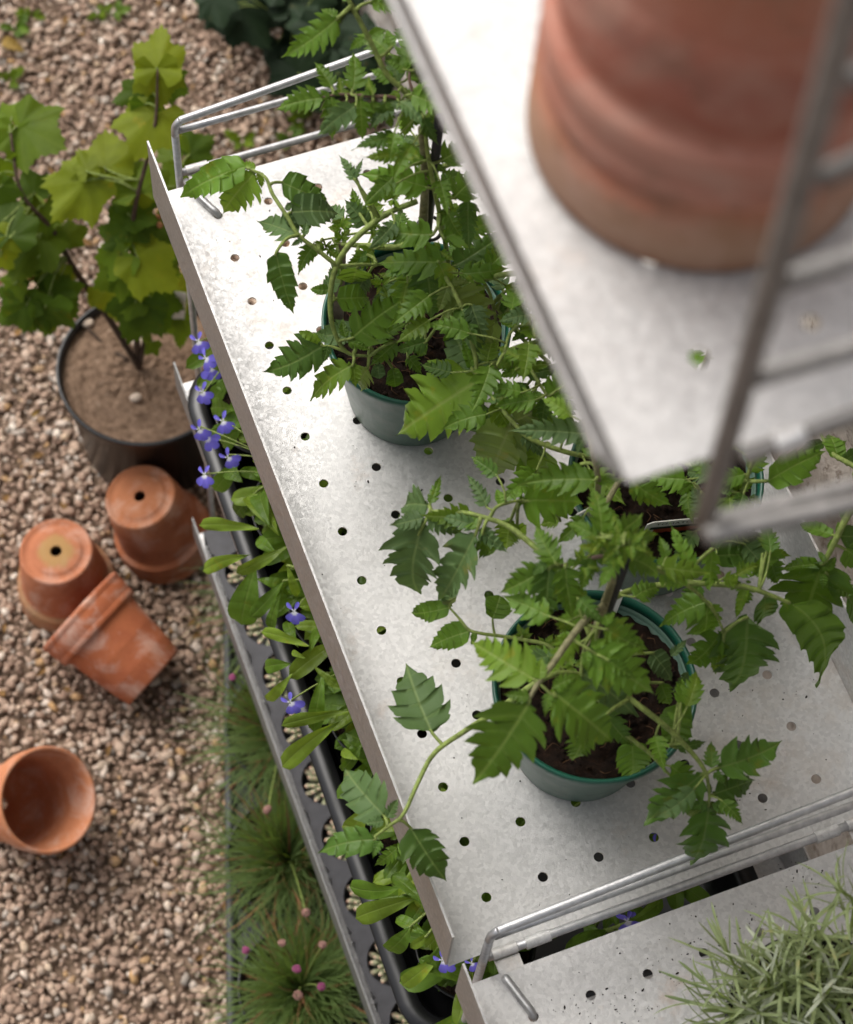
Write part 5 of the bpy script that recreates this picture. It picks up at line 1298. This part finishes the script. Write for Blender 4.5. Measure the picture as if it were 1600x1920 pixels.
CU = [
 (296,130,-28,302,34,-27,.78,'b'),(293,128,-28,304,206,-31,1.0,'b'),(262,170,-31,210,192,-32,.95,'d'),(318,150,-30,358,178,-32,1.0,'d'),(272,195,-31,284,238,-34,.9,'d'),
 (38,236,-37,120,276,-36,1.05,'m'),(30,240,-37,28,305,-39,1.2,'m'),(22,220,-37,42,186,-37,1.1,'m'),(5,245,-38,-40,230,-38,1.1,'m'),(10,300,-38,28,335,-40,1.,'m'),
 (165,338,-36,92,424,-38,.85,'b'),(160,332,-36,75,336,-37,.62,'b'),(168,336,-36,190,392,-38,1.,'b'),(165,322,-35,148,278,-35,.75,'b'),(198,316,-36,196,236,-36,1.0,'b'),(200,320,-37,228,330,-38,1.,'m'),
 (262,358,-37,254,296,-37,1.3,'m'),(268,362,-38,276,400,-40,1.,'b'),(335,345,-44,302,300,-43,.8,'m'),(240,400,-40,300,360,-39,1.,'d'),(250,420,-41,310,420,-42,1.,'d'),(240,430,-41,205,385,-40,1.,'d'),
 (238,470,-43,168,480,-45,1.0,'m'),(230,500,-45,170,545,-48,.9,'m'),(258,482,-43,338,545,-45,1.0,'b'),(255,440,-42,288,468,-44,1.1,'m'),(280,440,-43,335,450,-45,1.,'d'),(232,450,-43,180,425,-43,.9,'d'),(235,520,-46,250,560,-49,1.,'d'),
 (265,568,-50,238,648,-54,1.05,'d'),(285,560,-50,312,632,-54,.95,'d'),(255,566,-50,205,582,-52,.8,'m'),(340,598,-55,338,656,-58,.7,'m'),(285,640,-58,270,665,-60,.9,'m'),(305,500,-48,345,520,-50,.9,'m'),
 (324,296,-46,292,272,-46,.9,'m'),(352,292,-46,404,252,-46,1.0,'d'),(356,290,-46,412,292,-48,.95,'m'),(345,310,-46,350,345,-48,1.,'m'),(320,330,-45,335,370,-47,1.,'m'),
 (12,442,-41,74,452,-42,.75,'b'),(20,445,-41,22,365,-40,1.1,'d'),(82,385,-42,88,455,-44,.95,'m'),(65,362,-41,48,312,-41,.9,'d'),(2,478,-43,26,512,-45,.95,'b'),(62,500,-46,84,475,-46,1.,'d'),(40,480,-45,75,520,-48,1.,'d'),(-5,420,-41,-20,370,-41,1.,'m'),
 (45,562,-48,-8,606,-51,.95,'d'),(52,568,-48,56,634,-52,1.,'d'),(92,558,-48,154,600,-51,1.05,'d'),(96,556,-48,134,506,-48,.9,'d'),(86,572,-48,82,640,-52,1.05,'d'),(30,530,-46,10,560,-48,1.,'m'),(100,535,-48,60,520,-48,1.,'d'),
 (0,350,-39,20,400,-41,1.,'d'),(-10,330,-39,-30,380,-41,1.,'m')]
for (a, b, c, d, e, f, ra, mt) in CU:
    cur.palm((a, b, c/100), (a+(d-a)*.94, b+(e-b)*.94, f/100), ra*.90, M_L[{'m':'currant','b':'currant_b','d':'currant_d'}[mt]], maxp=.12)
qc = random.Random(404)
for k in range(20):
    bp_ = np.vstack(cur.pts); n_b = len(bp_); A_ = bp_[qc.randrange(n_b)]
    if A_[2] < -.56: continue
    a = qc.uniform(0, 6.28); B_ = A_ + np.array([math.cos(a), math.sin(a), 0])*qc.uniform(.010,.035) + np.array([0, 0, qc.uniform(-.03, .01)])
    d_ = np.array([math.cos(a+qc.uniform(-.8,.8)), math.sin(a+qc.uniform(-.8,.8)), qc.uniform(-.5,.1)]); cur.palm(B_, B_ + d_*qc.uniform(.024,.042), qc.uniform(.8,1.05), M_L[qc.choice(('currant','currant','currant_d','currant_b'))], px=False, maxp=.12)
M_BERRY = plain('currant_flower', (.40,.17,.07), .7, .3, 200, .4)
for k, (x, y, h) in enumerate([(80,470,-.46),(103,476,-.47),(100,492,-.47),(58,520,-.48),(258,560,-.52),(268,548,-.52),(276,565,-.53),(255,572,-.53),(310,548,-.53),(318,552,-.53),(296,408,-.42),(300,422,-.42),(240,215,-.34),(322,226,-.36)]):
    C = P(x, y, h); V, F = lathe([(0,-.0035),(.0028,-.002),(.0034,.0005),(.002,.0032),(0,.0036)], 10)
    A = cur.near(C); v, f = tube([A, (A+C)/2 + (0,0,.004), C], [.0006,.0005,.0005], 5, 4)
    m = MB(); m.add(V + C, F, 0); m.add(v, f, 1); m.build('flower_bud', None, cur.root, mats=[M_BERRY, M_STEM])

# ------------------------------------------------------------------ silvery herb on the near shelf
hp = P(1528, 1930, .075)
black_pot('black_pot', (hp[0], hp[1]), .0006, .085, .056, .042, 'black plastic pot of the silvery narrow-leaved herb', None, M_SOIL, .9, None, .003, 51)
herb = Plant('curry_plant', (hp[0], hp[1], .075), 'silvery green narrow-leaved herb in a black pot on the speckled near shelf', 'herb')
M_HERB = leaf_mat('herb_leaf', (.23,.285,.13), (.26,.31,.16), .3, .65)
M_HERB2 = leaf_mat('herb_leaf_silver', (.42,.46,.34), (.44,.47,.38), .2, .7)
hb = np.array([hp[0], hp[1], .076])
def blade(m, b, d, L, w, nrm, curl, mi):
    d = d/np.linalg.norm(d); s_ = np.cross(d, nrm); s_ /= np.linalg.norm(s_)+1e-9; up = np.cross(s_, d); V = []
    for t in (0, .16, .32, .48, .64, .82, 1.):
        ww = w*min(1, .35 + 2.4*t)*(1 if t < .8 else max(.12, (1.06-t)/.26)); a = curl*t
        p_ = b + d*L*(math.sin(a)/curl if abs(curl) > .05 else t) - up*L*((1-math.cos(a))/curl if abs(curl) > .05 else 0)
        V += [p_ - s_*ww/2, p_ + up*ww*.22*-1, p_ + s_*ww/2]
    F = []
    for i in range(6): F += [(3*i, 3*i+1, 3*i+4, 3*i+3), (3*i+1, 3*i+2, 3*i+5, 3*i+4)]
    m.add(V, F, mi)
def shoot(tip, mid, seed, nleaf=22, Lm=.046, silver=0.0):
    q = random.Random(seed); m = MB(); w = spline(np.array([hb + (q.uniform(-.02,.02), q.uniform(-.02,.02), 0), mid, tip]), 8)
    m.tube(w, [.0016,.0012,.0008], 6, m=1, sm=1)
    for k in range(nleaf):
        f = .22 + .78*(k+.5)/nleaf; i = min(len(w)-2, int(f*(len(w)-1))); b = w[i] + (w[i+1]-w[i])*(f*(len(w)-1)-i)
        ax = w[i+1]-w[i]; ax /= np.linalg.norm(ax); a = k*2.4 + q.uniform(-.3,.3)
        u = np.cross(ax, [.3,.2,.9]); u /= np.linalg.norm(u); v = np.cross(ax, u)
        op = .35 + .75*(1-f)*1.4 + q.uniform(-.15,.15); rad = u*math.cos(a) + v*math.sin(a)
        blade(m, b, ax*math.cos(op) + rad*math.sin(op), Lm*q.uniform(.7,1.15)*(1.15-.45*f), q.uniform(.0016,.0024), rad*-math.sin(op)*0 + ax, q.uniform(-.2, 1.0) if q.random() < .7 else q.uniform(1.2, 2.6), 0 if q.random() > silver else 2)
    m.build('shoot', None, herb.root, mats=[M_HERB, M_STEM, M_HERB2])
def sh(x, y, h, mx, my, mh, **kw): shoot(P(x, y, h), P(mx, my, mh), int(x+y), **kw)
sh(1362,1778,.130, 1395,1840,.11); sh(1305,1880,.10, 1380,1900,.10, nleaf=15, Lm=.036); sh(1535,1745,.15, 1530,1800,.125, nleaf=26)
sh(1575,1665,.165, 1600,1720,.15, nleaf=24); sh(1440,1830,.13, 1450,1870,.11, silver=.4); sh(1500,1790,.14, 1500,1850,.12, silver=.5)
sh(1420,1900,.12, 1450,1900,.10, silver=.6); sh(1560,1850,.14, 1540,1880,.12, silver=.5); sh(1600,1800,.15, 1570,1850,.12, silver=.3)
sh(1350,1930,.10, 1420,1930,.1, silver=.5); sh(1640,1700,.15, 1600,1800,.13)
sh(1400,1815,.115, 1440,1870,.10, silver=.3); sh(1455,1800,.135, 1470,1850,.11, silver=.4); sh(1330,1850,.095, 1400,1890,.1, silver=.4); sh(1500,1740,.14, 1510,1800,.12); 
sh(1470,1840,.13, 1480,1880,.11); sh(1540,1810,.145, 1530,1860,.12, silver=.3); sh(1380,1900,.11, 1430,1910,.10, silver=.3); sh(1610,1870,.14, 1570,1890,.12)

# ------------------------------------------------------------------ dark border plant at the foot of the wall, weeds
bo = Plant('border_plant', tuple(P(600, 70, GZ)), 'dark leafy border plant on the ground at the foot of the wall', 'plant')
bc = P(610, 70, GZ)
for k, (x, y) in enumerate([(600,80),(560,60),(650,70),(690,90),(520,30)]):
    C = P(x, y, GZ+.10); bo.stem([bc, (bc+C)/2 + (0,0,.03), C], [.003,.0025,.0018], M_TWIG, px=False, n=6)
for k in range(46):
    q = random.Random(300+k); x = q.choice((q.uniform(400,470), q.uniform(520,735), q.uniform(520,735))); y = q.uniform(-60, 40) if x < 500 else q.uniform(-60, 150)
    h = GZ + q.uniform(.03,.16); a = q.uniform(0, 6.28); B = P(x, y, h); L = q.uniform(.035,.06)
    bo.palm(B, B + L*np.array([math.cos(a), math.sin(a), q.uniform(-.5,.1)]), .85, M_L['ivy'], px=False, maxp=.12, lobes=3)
wr = random.Random(77)
for k, (x, y, n_) in enumerate([(185,25,10),(30,55,8),(60,30,7),(215,20,6),(560,225,9),(395,10,6),(20,150,8),(545,260,7),(455,265,6)]):
    C = P(x, y, GZ+.004)
    w_ = Plant('weed_seedling', tuple(C), ['small weed at the top of the gravel left of the bare twig','weed sprig at the top left corner','tiny weed beside the corner sprig','smallest weed in the row along the top edge','weed between the far guard wires and the currant','weed under the dark overhanging border leaves','weed at the left edge above the currant bush','weed tight below the middle guard wire','weed showing behind the far guard post'][k], 'weed', 'weeds in the gravel')
    for j in range(n_):
        a = wr.uniform(0, 6.28); L = wr.uniform(.010,.022)
        w_.leaf(C + np.array([math.cos(a), math.sin(a), 0])*.002, C + L*np.array([math.cos(a), math.sin(a), wr.uniform(.1,.7)]), .5, 'round', M_L['lob' if k % 2 else 'currant'], px=False, pet=None, n=10)
M_DRY = leaf_mat('dry_leaf', (.36,.24,.06), (.44,.33,.12), .3, .7)
for k, (x, y, x2, y2) in enumerate([(5,75,48,98),(340,250,300,235),(60,780,75,770),(150,745,120,760)]):
    B = P(x, y, GZ+.012); T = P(x2, y2, GZ+.010); V, F, UV = leaf_geo(B, T, .45, 'ov', seed=k, n=14)
    tag(build('fallen_leaf', V, F, M_DRY, uv=UV, origin=B), ['yellow fallen leaf on the gravel in the top left corner','dry fallen leaf under the far guard post','small dry leaf on the gravel left of the currant pot','dry brown leaf touching the currant pot'][k], 'fallen leaf', 'fallen leaves')
for o in list(bpy.data.objects):
    if o.type == 'EMPTY' and not o.children: bpy.data.objects.remove(o)
bpy.context.view_layer.update()
